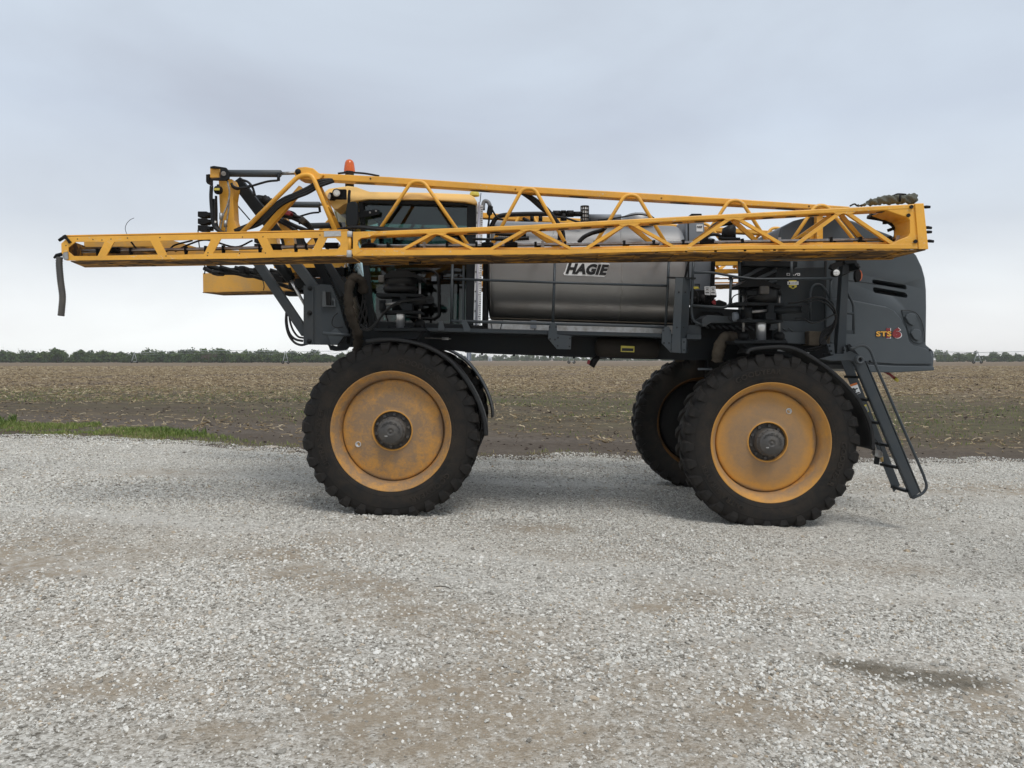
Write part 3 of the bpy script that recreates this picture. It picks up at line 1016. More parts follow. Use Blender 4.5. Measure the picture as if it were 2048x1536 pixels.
def leaf_cloud(cx, cy, cz, rx, ry, rz, n, size, r_, tone0):
    """leaf-clump quads on lumps spread through a crown"""
    k = max(5, n // 45)
    q = r_.normal(size=(k, 3))
    q /= np.linalg.norm(q, axis=1)[:, None]
    q *= r_.random((k, 1)) ** .45
    q[:, 2] = np.where(q[:, 2] < -.5, q[:, 2] * .6, q[:, 2])
    idx = r_.integers(0, k, n)
    o_ = r_.normal(size=(n, 3)) * .17
    p = q[idx] * .82 + o_
    tn = np.clip(tone0 + .26 * p[:, 2] + r_.normal(0, .13, n) + (r_.random(k)[idx] - .5) * .45, 0, 1)
    p = p * np.array([rx, ry, rz]) + np.array([cx, cy, cz])
    u = r_.normal(size=(n, 3))
    u /= np.linalg.norm(u, axis=1)[:, None]
    w = np.cross(u, r_.normal(size=(n, 3)))
    w /= np.linalg.norm(w, axis=1)[:, None]
    s_ = size * r_.uniform(.6, 1.3, (n, 1))
    vs = np.stack([p - u * s_, p + w * s_ * .7, p + u * s_, p - w * s_ * .7], 1).reshape(-1, 3)
    return vs, np.repeat(tn, 4)

def cloud_obj(name, vs, tn, mat, parent=None, kind=None):
    me = bpy.data.meshes.new(name)
    nf = len(vs) // 4
    me.vertices.add(len(vs))
    me.vertices.foreach_set('co', vs.astype(np.float32).reshape(-1))
    me.loops.add(nf * 4)
    me.loops.foreach_set('vertex_index', np.arange(nf * 4, dtype=np.int32))
    me.polygons.add(nf)
    me.polygons.foreach_set('loop_start', np.arange(nf, dtype=np.int32) * 4)
    me.update(calc_edges=True)
    t = me.attributes.new('tone', 'FLOAT', 'POINT')
    t.data.foreach_set('value', tn.astype(np.float32))
    return link(name, me, mat, parent, kind=kind)

VS, TN = [], []
r_ = np.random.default_rng(5)
def row(xa, xb, z0, z1, step, hmin, hmax, n, size, tone):
    x = xa
    while x < xb:
        d_ = r_.uniform(z0, z1)
        h = (hmin * .92 + (hmax - hmin) * r_.random() ** 2.4 * 1.9) * (1.0 + .40 * (vnoise(np.array([x]), np.array([0.]), 0.03, 91)[0] - .5))
        rx = h * r_.uniform(.38, .62)
        v_, t_ = leaf_cloud(x, d_, h * .55, rx, rx, h * .47, n, size, r_, tone + r_.uniform(-.30, .26))
        VS.append(v_); TN.append(t_)
        if r_.random() < .9:     # brush at the foot
            v_, t_ = leaf_cloud(x + r_.uniform(-3, 3), d_ - 3, 1.2, h * .7, 2, 1.7, n // 2, size, r_, tone - .05)
            VS.append(v_); TN.append(t_)
        x += step * r_.uniform(.5, 1.4)
row(-360, -50, 392, 412, 2.3, 4.0, 6.0, 330, .50, .46)
row(-380, -48, 412, 440, 2.6, 5.0, 6.9, 330, .55, .40)
row(-400, -46, 440, 480, 3.2, 5.6, 7.5, 300, .6, .36)
row(-110, 340, 860, 960, 3.6, 3.8, 6.4, 220, .8, .45)
row(-110, 340, 960, 1080, 4.5, 5.0, 8.2, 220, .85, .40)
row(245, 520, 520, 560, 2.6, 4.4, 6.2, 280, .6, .46)
row(245, 560, 570, 620, 3.2, 5.8, 7.6, 280, .65, .40)
row(-900, -360, 420, 520, 7.0, 5.5, 7.6, 120, .8, .40)
row(520, 1100, 560, 700, 8.0, 5.5, 7.6, 120, .9, .40)
wood = cloud_obj('woodland', np.concatenate(VS), np.concatenate(TN), 'leaves', kind='stuff')
wood['label'] = 'hazy green belt of trees along the far side of the field'
wood['category'] = 'woods'

def tree(name, px_, top, Z0, wpx, label, bare=False, tone=.4, seed=1):
    base = V(px_, HOR, Z0)
    h = CZ + (HOR - top) * Z0 / FPX
    r_ = np.random.default_rng(seed)
    t = empty(name, (base.x, Z0, 0))
    tag(t, label, 'tree', 'single trees standing out of the far wood')
    mb = MB()
    mb.tube([(base.x, Z0, -.1), (base.x + .1, Z0, h * .3), (base.x - .1, Z0, h * .62)], [.22, .17, .08], 7)
    for k in range(5):
        a = 6.28 * k / 5 + seed
        z0 = h * (.28 + .07 * k)
        mb.tube([(base.x, Z0, z0), (base.x + math.cos(a) * h * .14, Z0 + math.sin(a) * h * .14, z0 + h * .16), (base.x + math.cos(a) * h * .26, Z0 + math.sin(a) * h * .26, z0 + h * .25)], [.09, .06, .03], 5)
    mb.build('trunk', 'bark', t)
    rx = wpx / 2 * Z0 / FPX
    v_, t_ = leaf_cloud(base.x, Z0, h * .58, rx, rx * .9, h * .44, 170 if bare else 520, .42 if bare else .5, r_, tone)
    if bare:
        v_ = v_.reshape(-1, 4, 3)
        ctr = v_.mean(1, keepdims=True)
        v_ = ctr + (v_ - ctr) * np.array([.35, .35, 1.3])
        v_ = v_.reshape(-1, 3)
    cloud_obj('crown', v_, t_, 'bare_twigs' if bare else 'leaves', t)
tree('broadleaf_tree', 449, 699.5, 384, 34, 'dark rounded tree left of the tower nearest the front wheel', tone=.2, seed=2)
tree('bare_tree', 417, 700, 386, 34, 'greyish brown half bare tree in the far tree line', bare=True, seed=3)
tree('broadleaf_tree', 115, 697.5, 388, 46, 'tallest broad tree crown in the tree line at far left', tone=.36, seed=4)
tree('broadleaf_tree', 972, 709, 760, 20, 'dark tree beside the pale grain bin seen under the sprayer', tone=.18, seed=5)
tree('broadleaf_tree', 1033, 710.5, 800, 20, 'rounded hazy tree seen under the sprayer frame, right of the grain bin', tone=.3, seed=6)
tree('broadleaf_tree', 1057, 709, 840, 12, 'small lollipop shaped hazy tree rising above the low woods under the sprayer', tone=.35, seed=7)

# --- farm silo and grain bin
paint('silo_blue', (0.050, 0.085, 0.150), (0.10, 0.12, 0.15), .4, .5, .5, 3)
paint('bin_metal', (0.52, 0.54, 0.56), (0.36, 0.36, 0.35), .4, .5, .45, 3)
p = V(938, HOR, 780)
s_ = empty('silo', (p.x, 780, 0))
tag(s_, 'dark blue farm silo rising above distant trees behind the front fender', 'silo')
H_ = CZ + 17 * 780 / FPX
mb = MB()
prof = []
for k in range(9):
    prof += [(2.3, H_ * .9 * k / 9), (2.34, H_ * .9 * (k + .92) / 9), (2.40, H_ * .9 * (k + .96) / 9)]
mb.lathe(prof + [(2.3, H_ * .9)], (p.x, 780, 0), 'Z', 28)
mb.build('wall', 'silo_blue', s_)
MB().lathe([(2.42, H_ * .9), (2.0, H_ * .95), (1.1, H_ * .985), (0.01, H_)], (p.x, 780, 0), 'Z', 28).build('roof', 'bin_metal', s_)
MB().prism((p.x, 777.6, 0), (p.x, 777.6, H_ * .92), .6, .35, (0, 1, 0)).build('chute', 'bin_metal', s_)
p = V(980, HOR, 740)
s_ = empty('grain_bin', (p.x, 740, 0))
tag(s_, 'pale corrugated grain bin beside a dark tree on the horizon', 'grain bin')
H_ = CZ + 6.5 * 740 / FPX
prof = []
for k in range(8):
    prof += [(1.9, H_ * .74 * k / 8), (1.96, H_ * .74 * (k + .5) / 8)]
MB().lathe(prof + [(1.9, H_ * .74)], (p.x, 740, 0), 'Z', 28).build('wall', 'bin_metal', s_)
MB().lathe([(2.05, H_ * .73), (0.35, H_ * .97), (0.3, H_)], (p.x, 740, 0), 'Z', 28).build('roof', 'bin_metal', s_)
MB().box((p.x, 738.05, 1.1), .9, .12, 2.0).build('door', 'silo_blue', s_)

# --- centre pivot irrigation across the field
paint('galvanised', (0.42, 0.45, 0.46), (0.26, 0.27, 0.27), .5, .3, .5, 4)
def pivot_tower(root, px_, Z0, top, sp=1.0):
    b = V(px_, HOR, Z0)
    x0, h = b.x, CZ + (HOR - top) * Z0 / FPX
    mb = MB()
    mb.prism((x0 - 1.9 * sp, Z0 - 1.9 * (1 - sp), .75), (x0 + 1.9 * sp, Z0 + 1.9 * (1 - sp), .75), .16, .2)
    for sx in (-1, 1):
        for sy in (-.25, .25):
            mb.tube([(x0 + sx * 1.65 * sp, Z0 + sy + sx * 1.65 * (1 - sp), .8), (x0 + sx * .12, Z0 + sy * .3, h)], .085, 6)
    mb.tube([(x0 - .95, Z0, 2.2), (x0 + .95, Z0, 2.2)], .05, 6)
    mb.box((x0, Z0, h + .15), .5, .4, .4)
    t = mb.build('tower', 'galvanised', root)
    for sx in (-1, 1):
        MB().lathe([(.2, -.15), (.46, -.17), (.6, -.12), (.62, 0), (.6, .12), (.46, .17), (.2, .15)], (x0 + sx * 1.75 * sp, Z0 + sx * 1.75 * (1 - sp), .6), 'Y', 20).build('wheel', 'black', t)
    return Vector((x0, Z0, h))
def pivot_span(root, a, b, rise=.9, drop=.9, n=7):
    mb = MB()
    P = [a.lerp(b, t) + Vector((0, 0, rise * 4 * t * (1 - t))) for t in [i / 14 for i in range(15)]]
    sp_ = MB().tube(P, .085, 6).build('span_pipe', 'galvanised', root)
    mb = MB()
    lo = []
    for i in range(n + 1):
        t = i / n
        top = a.lerp(b, t) + Vector((0, 0, rise * 4 * t * (1 - t)))
        d_ = drop * (1.15 if 0 < i < n else 0)
        lo.append(top - Vector((0, 0, d_)))
    mb.tube(lo, .035, 5)
    for i in range(1, n):
        t = i / n
        for dt in (-.025, .025):
            q = a.lerp(b, t + dt) + Vector((0, 0, rise * 4 * (t + dt) * (1 - t - dt)))
            mb.tube([q, lo[i]], .04, 5)
    mb.build('truss', 'galvanised', sp_)
pv = empty('irrigation_pivot', (V(571, HOR, 290).x, 290, 0))
tag(pv, 'long centre pivot irrigator with wheeled towers spanning the field behind the sprayer', 'irrigator')
tw_ = [pivot_tower(pv, q, z_, t, s_) for q, z_, t, s_ in ((268.7, 345, 706.5, .45), (571, 290, 704.5, .4), (1143, 300, 704.5, .6), (1955, 300, 705, .9), (2700, 310, 705, 1.0))]
for a, b in zip(tw_, tw_[1:]):
    pivot_span(pv, a, b, n=8 if (b - a).length < 80 else 12)
pv2 = empty('irrigation_pivot', (V(384, HOR, 420).x, 420, 0))
tag(pv2, 'smaller far irrigator arm with pyramid centre frame at the left tree line', 'irrigator')
b = V(384, HOR, 420)
mb = MB()
for sx in (-1, 1):
    for sy in (-1, 1):
        mb.tube([(b.x + sx * 1.5, 420 + sy * 1.5, 0), (b.x, 420, 3.9)], .1, 6)
for z_, w in ((1.3, 1.0), (2.6, .5)):
    for sx in (-1, 1):
        mb.tube([(b.x + sx * w, 420 - w, z_), (b.x + sx * w, 420 + w, z_)], .05, 5)
        mb.tube([(b.x - w, 420 + sx * w, z_), (b.x + w, 420 + sx * w, z_)], .05, 5)
mb.tube([(b.x, 420, 0), (b.x, 420, 4.2)], .1, 6)
mb.build('pyramid_frame', 'galvanised', pv2)
MB().box((b.x - 4.6, 418, .55), 1.1, .6, 1.1).build('control_box', 'bin_metal', pv2)
q1 = pivot_tower(pv2, 150, 470, 715.5)
q2 = pivot_tower(pv2, -90, 480, 715.5)
pivot_span(pv2, Vector((b.x, 420, 3.6)), q1, .5, .6)
pivot_span(pv2, q1, q2, .3, .6)

# --- the damp air that greys the far trees
m = Mat('air')
m.n.remove(m.b)
pvn = m.node('ShaderNodeVolumePrincipled')
pvn.inputs['Color'].default_value = (0.97, 0.985, 1.0, 1)
pvn.inputs['Density'].default_value = 0.00022
pvn.inputs['Anisotropy'].default_value = 0.0
m.link(pvn.outputs[0], m.out.inputs['Volume'])
hz = MB()
hz.box((0, 2250, 6.0), 7200, 4700, 14.6)
hz.build('haze', 'air', None, kind='stuff')

# ================================================================== the sprayer
p0 = G(1120, 1000)
ROOT = empty('crop_sprayer', (0.7, CY, 0.0))
tag(ROOT, 'tall yellow and dark grey self-propelled crop sprayer with folded booms on gravel', 'sprayer')

# ------------------------------------------------------------ wheels
WR, WIDTH = 0.925, 0.40
def make_tyre_mesh(phase):
    mb = MB()
    W = WIDTH / 2
    prof = [(.600, -.150), (.612, -.176), (.640, -.188), (.700, -.200), (.760, -.203), (.815, -.197), (.852, -.186), (.886, -.160), (.897, -.08), (.898, 0)]
    prof = prof + [(r_, -h) for r_, h in prof[-2::-1]]
    mb.lathe([(r_, h) for r_, h in prof], (0, 0, 0), 'Y', 96)
    n = 30
    for side in (-1, 1):
        for k in range(n):
            a0 = 2 * math.pi * (k + (.5 if side > 0 else 0)) / n + phase
            # (offset from the mid plane, radius, angle, half width along the tread)
            secs = [(-.025, .892, .0, .036), (.06, .920, .050, .040), (.13, .925, .100, .052), (.178, .918, .124, .066), (.203, .890, .132, .070), (.2105, .845, .134, .064), (.204, .790, .138, .044)]
            vs = []
            for (o_, r_, da, hw) in secs:
                hw *= .92
                for e, rr, oo in ((-1, -.045, 0), (-.72, 0, .0), (.72, 0, .0), (1, -.045, 0)):
                    a = a0 + da + e * hw / .9
                    r2, o2 = r_ + rr, o_
                    if o_ > .19:                 # on the side wall the lug sinks inwards
                        r2, o2 = r_, o_ + rr * .62
                    vs.append(Vector((r2 * math.cos(a), side * o2, r2 * math.sin(a))))
            fs = []
            for i in range(len(secs) - 1):
                for j in range(3):
                    fs.append([i * 4 + j, i * 4 + j + 1, (i + 1) * 4 + j + 1, (i + 1) * 4 + j])
            fs.append([0, 1, 2, 3])
            fs.append([len(vs) - 4, len(vs) - 3, len(vs) - 2, len(vs) - 1])
            mb.add(vs, fs)
    # side wall ribs
    for r_ in (.66, .775):
        mb.lathe([(r_ - .006, -.190 - (.0085 if r_ > .7 else 0)), (r_, -.196 - (.0105 if r_ > .7 else 0)), (r_ + .006, -.190 - (.0105 if r_ > .7 else 0.003))], (0, 0, 0), 'Y', 72)
    # the weight flattens the foot of the tyre
    LR = 0.858
    out = []
    for v_ in mb.v:
        x, y, z = v_
        rr_ = math.hypot(x, z)
        if rr_ > .80:
            k_ = (.80 + (rr_ - .80) * .87) / rr_
            x, z = x * k_, z * k_
        if z < -LR:
            y *= 1 + (-LR - z) * .9
            z = -LR - (-LR - z) * .12
        elif z < -.70:
            y *= 1 + .09 * (-.70 - z) / (LR - .70)
        out.append((x, y, z))
    mb.v = out
    return mb

def ring_text(mb, s, rad, size, a_mid, y, flip=False, depth=.004, bold=.012):
    vs, fs = text_mesh(s, bold)
    x0, x1 = min(v_.x for v_ in vs), max(v_.x for v_ in vs)
    y0, y1 = min(v_.y for v_ in vs), max(v_.y for v_ in vs)
    k = size / (y1 - y0)
    out = []
    for v_ in vs:
        if not flip:
            a = a_mid - (v_.x - (x0 + x1) / 2) * k * 1.15 / rad
            r_ = rad + (v_.y - y0) * k
        else:
            a = a_mid + (v_.x - (x0 + x1) / 2) * k * 1.15 / rad
            r_ = rad + size - (v_.y - y0) * k
        out.append(Vector((r_ * math.cos(a), y, r_ * math.sin(a))))
    mb.add(out, fs)

def make_wheel(name, c, mat, phase, hole_a, far, spin_text):
    o = bpy.data.objects.new
    mb = MB()
    # rim: flange, barrel, well and the dished disc (y < 0 faces outwards)
    prof = [(.590, .150), (.606, .178), (.613, .178), (.600, .150), (.575, .1), (.560, 0), (.575, -.1), (.588, -.140), (.600, -.158), (.606, -.176), (.613, -.182), (.617, -.176), (.613, -.166)]
    mb.lathe(prof, (0, 0, 0), 'Y', 80)
    mb.lathe([(.606, -.177), (.590, -.160), (.578, -.132), (.568, -.126), (.562, -.108), (.552, -.102), (.540, -.050), (.532, -.010), (.528, .030), (.520, .030)], (0, 0, 0), 'Y', 80)
    disc = [(.520, .030), (.519, -.016), (.514, -.022), (.494, -.026), (.46, -.034), (.38, -.049), (.30, -.060), (.24, -.064), (.212, -.066), (.207, -.076), (.199, -.076), (.195, -.066), (.194, -.02)]
    mb.lathe(disc, (0, 0, 0), 'Y', 80)
    MBv = mb
    w = MBv.build(name, mat, ROOT)
    w.location = c
    if far:
        w.rotation_euler = (0, 0, math.pi)
    t = make_tyre_mesh(phase)
    ty = t.build('tyre', 'tyre', w)
    for s_, a in (('GOODYEAR', 90 + spin_text), ('ULTRA SPRAYER', 210 + spin_text), ('GOODYEAR', 330 + spin_text)):
        if far:
            break
        lt = MB()
        ring_text(lt, s_, .700, .052, R(a), -.2035)
        ltt = lt.build('lettering', 'tyre_letter', w)
        so = ltt.modifiers.new('th', 'SOLIDIFY')
        so.thickness = .012
        so.offset = 0
    # back of the disc, mud and recess shade painted black, with the drive motor
    MB().lathe([(.555, .02), (.545, .05), (.50, .055), (.30, .045), (.29, .12), (.20, .15), (.19, .24), (.001, .24)], (0, 0, 0), 'Y', 48).build('shaded_back_and_motor', 'black', w)
    hb = MB()
    hb.lathe([(.194, -.025), (.15, -.030), (.142, -.045), (.142, -.150), (.138, -.156), (.128, -.158), (.126, -.185), (.120, -.196), (.05, -.200), (.045, -.203), (.030, -.203), (.028, -.197), (.010, -.197), (.008, -.21), (0.0005, -.21)], (0, 0, 0), 'Y', 48)
    h_ = hb.build('hub', 'hub', w)
    for k in range(10):
        a = 2 * math.pi * k / 10 + .2
        q = Vector((.168 * math.cos(a), -.030, .168 * math.sin(a)))
        MB().cyl(q, q + Vector((0, -.026, 0)), .0165, 6).build('bolt', 'hub', w)
    for k in range(14):
        a = 2 * math.pi * k / 14
        q = Vector((.134 * math.cos(a), -.150, .134 * math.sin(a)))
        MB().cyl(q, q + Vector((0, -.014, 0)), .006, 6).build('bolt', 'hub', h_)
    if not far:
        ht = MB()
        ring_text(ht, 'TORQUE-HUB', .078, .026, R(70 if name else 90), -.2005, bold=.01)
        hl = ht.build('lettering', 'hub', h_)
        so = hl.modifiers.new('th', 'SOLIDIFY')
        so.thickness = .006
        so.offset = 0
        MB().box((-.045, -.2000, -.045), .030, .004, .013).build('nameplate', 'worn_metal', h_)
        # valve opening in the disc
        q = Vector((.385 * math.cos(hole_a), -.0500, .385 * math.sin(hole_a)))
        MB().lathe([(.030, .012), (.030, -.006), (.024, -.008), (.021, .002), (0.0005, .004)], q, 'Y', 20).build('valve_cover', 'silver', w)
    return w

FW = V(781.5, 863, 7.78)
RW = V(1542.5, 886, 7.78)
WY = 7.78 + .178
FWC, RWC = Vector((FW.x, WY, FW.z)), Vector((RW.x, WY, RW.z))
make_wheel('wheel', FWC, 'wheel_front', .03, R(202), False, -25)
make_wheel('wheel', RWC, 'wheel_rear', .12, R(55), False, 12)
make_wheel('wheel', mirror(FWC), 'wheel_muddy_shaded', .07, R(20), True, 40)
make_wheel('wheel', mirror(RWC) + Vector((-.09, 0, 0)), 'wheel_muddy_shaded', .10, R(80), True, 70)

def deck(x):
    """pixel row of the main frame's top edge (the machine stands nose up)"""
    return 661 + (x - 900) * 0.0245

def sleeve(P, rpx, mat):
    rr = [px(rpx + .7 * math.sin(i * .9) + .5 * math.sin(i * .37 + 1), 8.24) for i in range(len(P))]
    mb = MB().tube(P, rr, 22)
    for i, v_ in enumerate(mb.v):
        w = .004 * math.sin(v_[0] * 95 + v_[2] * 130) + .004 * math.sin(v_[0] * 160 - v_[2] * 75 + v_[1] * 90)
        mb.v[i] = (v_[0] + w, v_[1] + w, v_[2] + w * .6)
    return mb.build('hose_sleeve', mat, ROOT)

for MIR in (False, True):
    # -------------------------------------------------------- fenders
    def fender(lst, w=.36, y0=7.76):
        P = smooth_path(pts(lst, 7.95), 5)
        mb = MB()
        vs, fs = [], []
        cx, cz = (FWC if P[0].x < 1 else RWC).x, (FWC if P[0].x < 1 else RWC).z
        prof = [(-.5, -.006), (-.47, .0), (-.25, .010), (0, .014), (.25, .010), (.47, 0), (.5, -.006)]
        for p in P:
            nrm = Vector((p.x - cx, 0, p.z - cz)).normalized()
            for (u, h) in prof:
                q = p + nrm * h
                vs.append(Vector((q.x, WY + u * w, q.z)))
        for i in range(len(P) - 1):
            for j in range(6):
                fs.append([i * 7 + j, i * 7 + j + 1, (i + 1) * 7 + j + 1, (i + 1) * 7 + j])
        mb.add(vs, fs, True)
        f = mb.build('fender', 'fender_black', ROOT)
        so = f.modifiers.new('th', 'SOLIDIFY')
        so.thickness = .014
        # rolled near edge
        e = MB().tube([q for q in vs[0::7]], .021, 8).build('edge_roll', 'fender_black', f)
        return f
    fender([(738, 683), (770, 679), (806, 680), (853, 691), (891, 711), (917, 734), (943, 770), (962, 808), (972, 842), (974, 868)])
    fender([(1484, 707), (1489, 699), (1512, 695), (1555, 693), (1587, 701), (1626, 724), (1664, 754), (1700, 793), (1721, 832), (1730, 866), (1732, 896)])
    # -------------------------------------------------------- legs and suspension
    for (C, kx, base, plx, top, sx) in ((FWC, 801, 656, (747, 852), 624, 0), (RWC, 1522, 681, (1468, 1576), 642, 1)):
        yk = 8.02
        a = V(kx, base, yk)
        lg = MB()
        lg.prism((C.x + .01, 8.28, a.z - .10), (C.x, 8.30, C.z), .17, .20, (1, 0, 0))
        lg.prism((a.x - .02, yk, a.z - .05), (C.x, 8.32, a.z - .12), .20, .13)
        lg.lathe([(.001, 8.18), (.17, 8.18), (.17, 8.33), (.13, 8.38), (.001, 8.38)], (C.x, 0, C.z), 'Y', 24)
        lg.build('wheel_leg', 'chassis', ROOT)
        # flat guard on the leg, seen on the far wheel between the near tyres
        MB().prism((C.x - .13, 8.36, C.z + .30), (C.x - .02, 8.40, C.z - .05), .02, .34, (1, 0, 0), h1=.20).build('leg_guard', 'grey', ROOT)
        su = plate('suspension_plate', [(plx[0], base), (plx[1] - 4, base - 1), (plx[1], base + 2), (plx[1], base + 6), (plx[0] + 4, base + 6.5), (plx[0], base + 4)], 7.84, .38, 'grey_dark', ROOT, .006)
        MB().poly([(kx - 38, base + 6), (kx + 46, base + 6), (kx + 30, base + 22), (kx - 22, base + 22)], 7.92, .24).build('gusset', 'chassis', su)
        for q in (plx[0] + 6, plx[0] + 30, plx[1] - 30, plx[1] - 7):
            p = V(q, base, 7.88)
            MB().cyl(p, p + Vector((0, 0, .018)), .016, 6).build('bolt', 'grey_dark', su)
        p1, p2 = V(kx, base, yk), V(kx, top - 20, yk)
        MB().cyl(p1, p2, px(8.6 if not sx else 9.6, yk), 28).build('king_pin', 'chrome', ROOT)
        # pads and guide rods
        for q in ((kx - 35, kx + 36) if sx else (kx + 38,)):
            p1, p2 = V(q, base, yk), V(q, base - 108, yk)
            g_ = MB().cyl(p1, p2, px(2.6, yk), 12).build('guide_rod', 'worn_metal', ROOT)
            MB().lathe([(.001, 0), (px(11, yk), 0), (px(11, yk), .06), (px(6, yk), .09), (.001, .09)], p1, 'Z', 18).build('bump_stop', 'black', g_)
            MB().cyl(V(q, base - 38, yk), V(q, base - 62, yk), px(6, yk), 14).build('guide_sleeve', 'grey_dark', g_)
            MB().cyl(V(q, base - 90, yk), V(q, base - 108, yk), px(5, yk), 14).build('guide_sleeve', 'grey_dark', g_)
        cp = plate('clamp_plate', [(plx[0] + 12, top - 4), (plx[1] - 11, top - 2), (plx[1] - 9, top + 3), (plx[0] + 14, top + 2)], 7.86, .34, 'grey_dark', ROOT)
        plate('clamp_plate', [(plx[0] + 5, top - 38), (plx[1] - 8, top - 36), (plx[1] - 7, top - 31), (plx[0] + 5, top - 31)], 7.86, .34, 'grey_dark', ROOT)
        MB().cyl(V(kx, top, yk), V(kx, top - 34, yk), px(17, yk), 24).build('king_pin_housing', 'chassis', ROOT)
        # air bag
        q0 = V(kx, top - 37, yk)
        rb = px(34 if not sx else 32, yk)
        if not sx:
            prof = [(.6 * rb, 0), (.92 * rb, .01), (rb, .045), (.93 * rb, .082), (.86 * rb, .090), (.93 * rb, .098), (rb, .135), (.92 * rb, .172), (.6 * rb, .185)]
            tb = 553
        else:
            prof = [(.7 * rb, -.02), (.95 * rb, .0), (rb, .06), (rb, .12), (.94 * rb, .165), (.6 * rb, .18)]
            tb = 571
        MB().lathe(prof, q0, 'Z', 36).build('air_bag', 'rubber_hose', ROOT, lab='black ribbed rubber air spring')
        tpx = 768 if not sx else 1481
        tpe = 845 if not sx else 1563
        MB().poly([(tpx, tb - 2), (tpx + 14, tb - 12), (tpx + 48, tb - 12), (tpx + 62, tb - 5), (tpe, tb + 1), (tpe, tb + 7), (tpx + 58, tb + 1), (tpx, tb + 3)], 7.84, .36).build('bag_cap', 'black', ROOT)
        # steering cylinder
        if not sx:
            L_ = ((808, 605), (863, 599.5), (765, 609))
        else:
            L_ = ((1539, 621), (1614, 618.5), (1497, 624))
        yc = 7.86
        st = MB().cyl(V(*L_[0], yc), V(*L_[1], yc), px(7.5, yc), 20).build('steering_cylinder', 'grey_dark', ROOT)
        MB().cyl(V(*L_[2], yc), V(*L_[0], yc), px(3.2, yc), 14).build('rod', 'worn_metal', st)
        MB().box(V(L_[0][0], L_[0][1], yc), .06, .10, .115).build('gland', 'grey_dark', st)
        MB().cyl(V(L_[1][0] - 3, L_[1][1], yc - .06), V(L_[1][0] - 3, L_[1][1], yc + .06), px(8.5, yc), 18).build('eye', 'grey_dark', st)
        MB().cyl(V(L_[2][0], L_[2][1] - 8, yc), V(L_[2][0], L_[2][1] + 12, yc), px(7, yc), 18).build('knuckle', 'chassis', st)
        MB().box(V(kx + 15, top - 9, yc), .10, .14, .07).build('steering_arm', 'chassis', st)

    # -------------------------------------------------------- boom: tip section
    YF = 7.25
    face = [[(137, 473.4), (480, 467), (700, 462), (700, 510), (480, 517), (133, 521), (123, 505), (122.5, 487)],
            [(151, 483.6), (209, 483.6), (195, 512), (147, 512), (136.6, 503), (136.6, 495)],
            [(228.4, 483.6), (300.7, 481.6), (315.4, 509), (212.8, 511.3)],
            [(320.2, 481.6), (421.8, 478.7), (408, 508), (334, 510)],
            [(442, 477.7), (514.8, 476.8), (529.4, 505), (426, 506.6)],
            [(534.3, 476.8), (636.8, 475.8), (623.2, 504), (548, 504.7)],
            [(654.4, 475.8), (671, 475.8), (680.8, 485.5), (680.8, 492.4), (669, 504), (640.7, 503)]]
    tip = plate('boom_tip', face, YF, .012, 'yellow', ROOT)
    MB().prism(V(138, 474.6, YF + .11), V(699, 463.2, YF + .11), .19, .010).build('flange', 'yellow', tip)
    P = pts([(137, 521.6), (700, 511)], YF + .002)
    tr = MB()
    tr.add([P[0] + Vector((.02, 0, 0)), P[1], P[1] + Vector((0, .50, 0)), P[0] + Vector((-.10, .46, 0)),
            P[0] + Vector((.02, 0, -.008)), P[1] + Vector((0, 0, -.008)), P[1] + Vector((0, .50, -.008)), P[0] + Vector((-.10, .46, -.008))],
           [[0, 1, 2, 3], [7, 6, 5, 4], [0, 4, 5, 1], [1, 5, 6, 2], [2, 6, 7, 3], [3, 7, 4, 0]])
    tr.build('tray', 'yellow_dirty', tip)
    # back wall: a long sheet tapering towards the hinge
    a, b = P[0] + Vector((-.095, .44, 0)), P[1] + Vector((0, .48, 0))
    mb = MB()
    hb_ = [.262, .262, .16, .05]
    ts_ = [0, .30, .42, 1]
    vs = []
    for t, h in zip(ts_, hb_):
        q = a.lerp(b, t)
        vs += [q + Vector((0, 0, -.01)), q + Vector((0, 0, h)), q + Vector((0, .01, -.01)), q + Vector((0, .01, h))]
    fs = []
    for i in range(3):
        s_ = i * 4
        fs += [[s_, s_ + 4, s_ + 5, s_ + 1], [s_ + 2, s_ + 3, s_ + 7, s_ + 6], [s_ + 1, s_ + 5, s_ + 7, s_ + 3], [s_, s_ + 2, s_ + 6, s_ + 4]]
    fs += [[0, 1, 3, 2], [12, 14, 15, 13]]
    mb.add(vs, fs)
    mb.build('back_wall', 'yellow_worn', tip)
    MB().prism(V(133, 497, YF + .012), V(133, 497, YF + .012) + Vector((-.062, .42, 0)), .012, .17).build('end_wall', 'yellow_dirty', tip)
    MB().prism(V(168, 505, YF + .36), V(320, 503, YF + .36), .05, .10).build('liner', 'yellow_dirty', tip)
    # dirty stiffeners under the tray
    for q in (200, 262, 330, 400, 470, 540, 610, 670):
        yy = 521.6 - (q - 137) * .0188
        aa = V(q, yy, YF + .02) - Vector((0, 0, .012))
        MB().prism(aa + Vector((0, .03, .003)), aa + Vector((.02, .42, .003)), .045, .010).build('stiffener', 'yellow_dirty', tip)
    # spray pipe
    ysp = YF + .16
    sp_ = pipe('spray_pipe', [(164, 503), (300, 500), (480, 496.5), (680, 491.5)], 3.4, 'steel_pipe', tip, y=ysp)
    for q in (196, 262, 372, 412, 447, 520, 592, 613, 655):
        p = V(q, 502.4 - (q - 164) * .0222, ysp)
        MB().box(p - Vector((0, 0, .005)), .020, .05, .055).build('clamp', 'black', sp_)
        if q in (196, 262, 372, 447, 520, 592):
            MB().cyl(p - Vector((0, 0, .02)), p - Vector((0, 0, .085)), .018, 10, .012).build('nozzle', 'black', sp_)
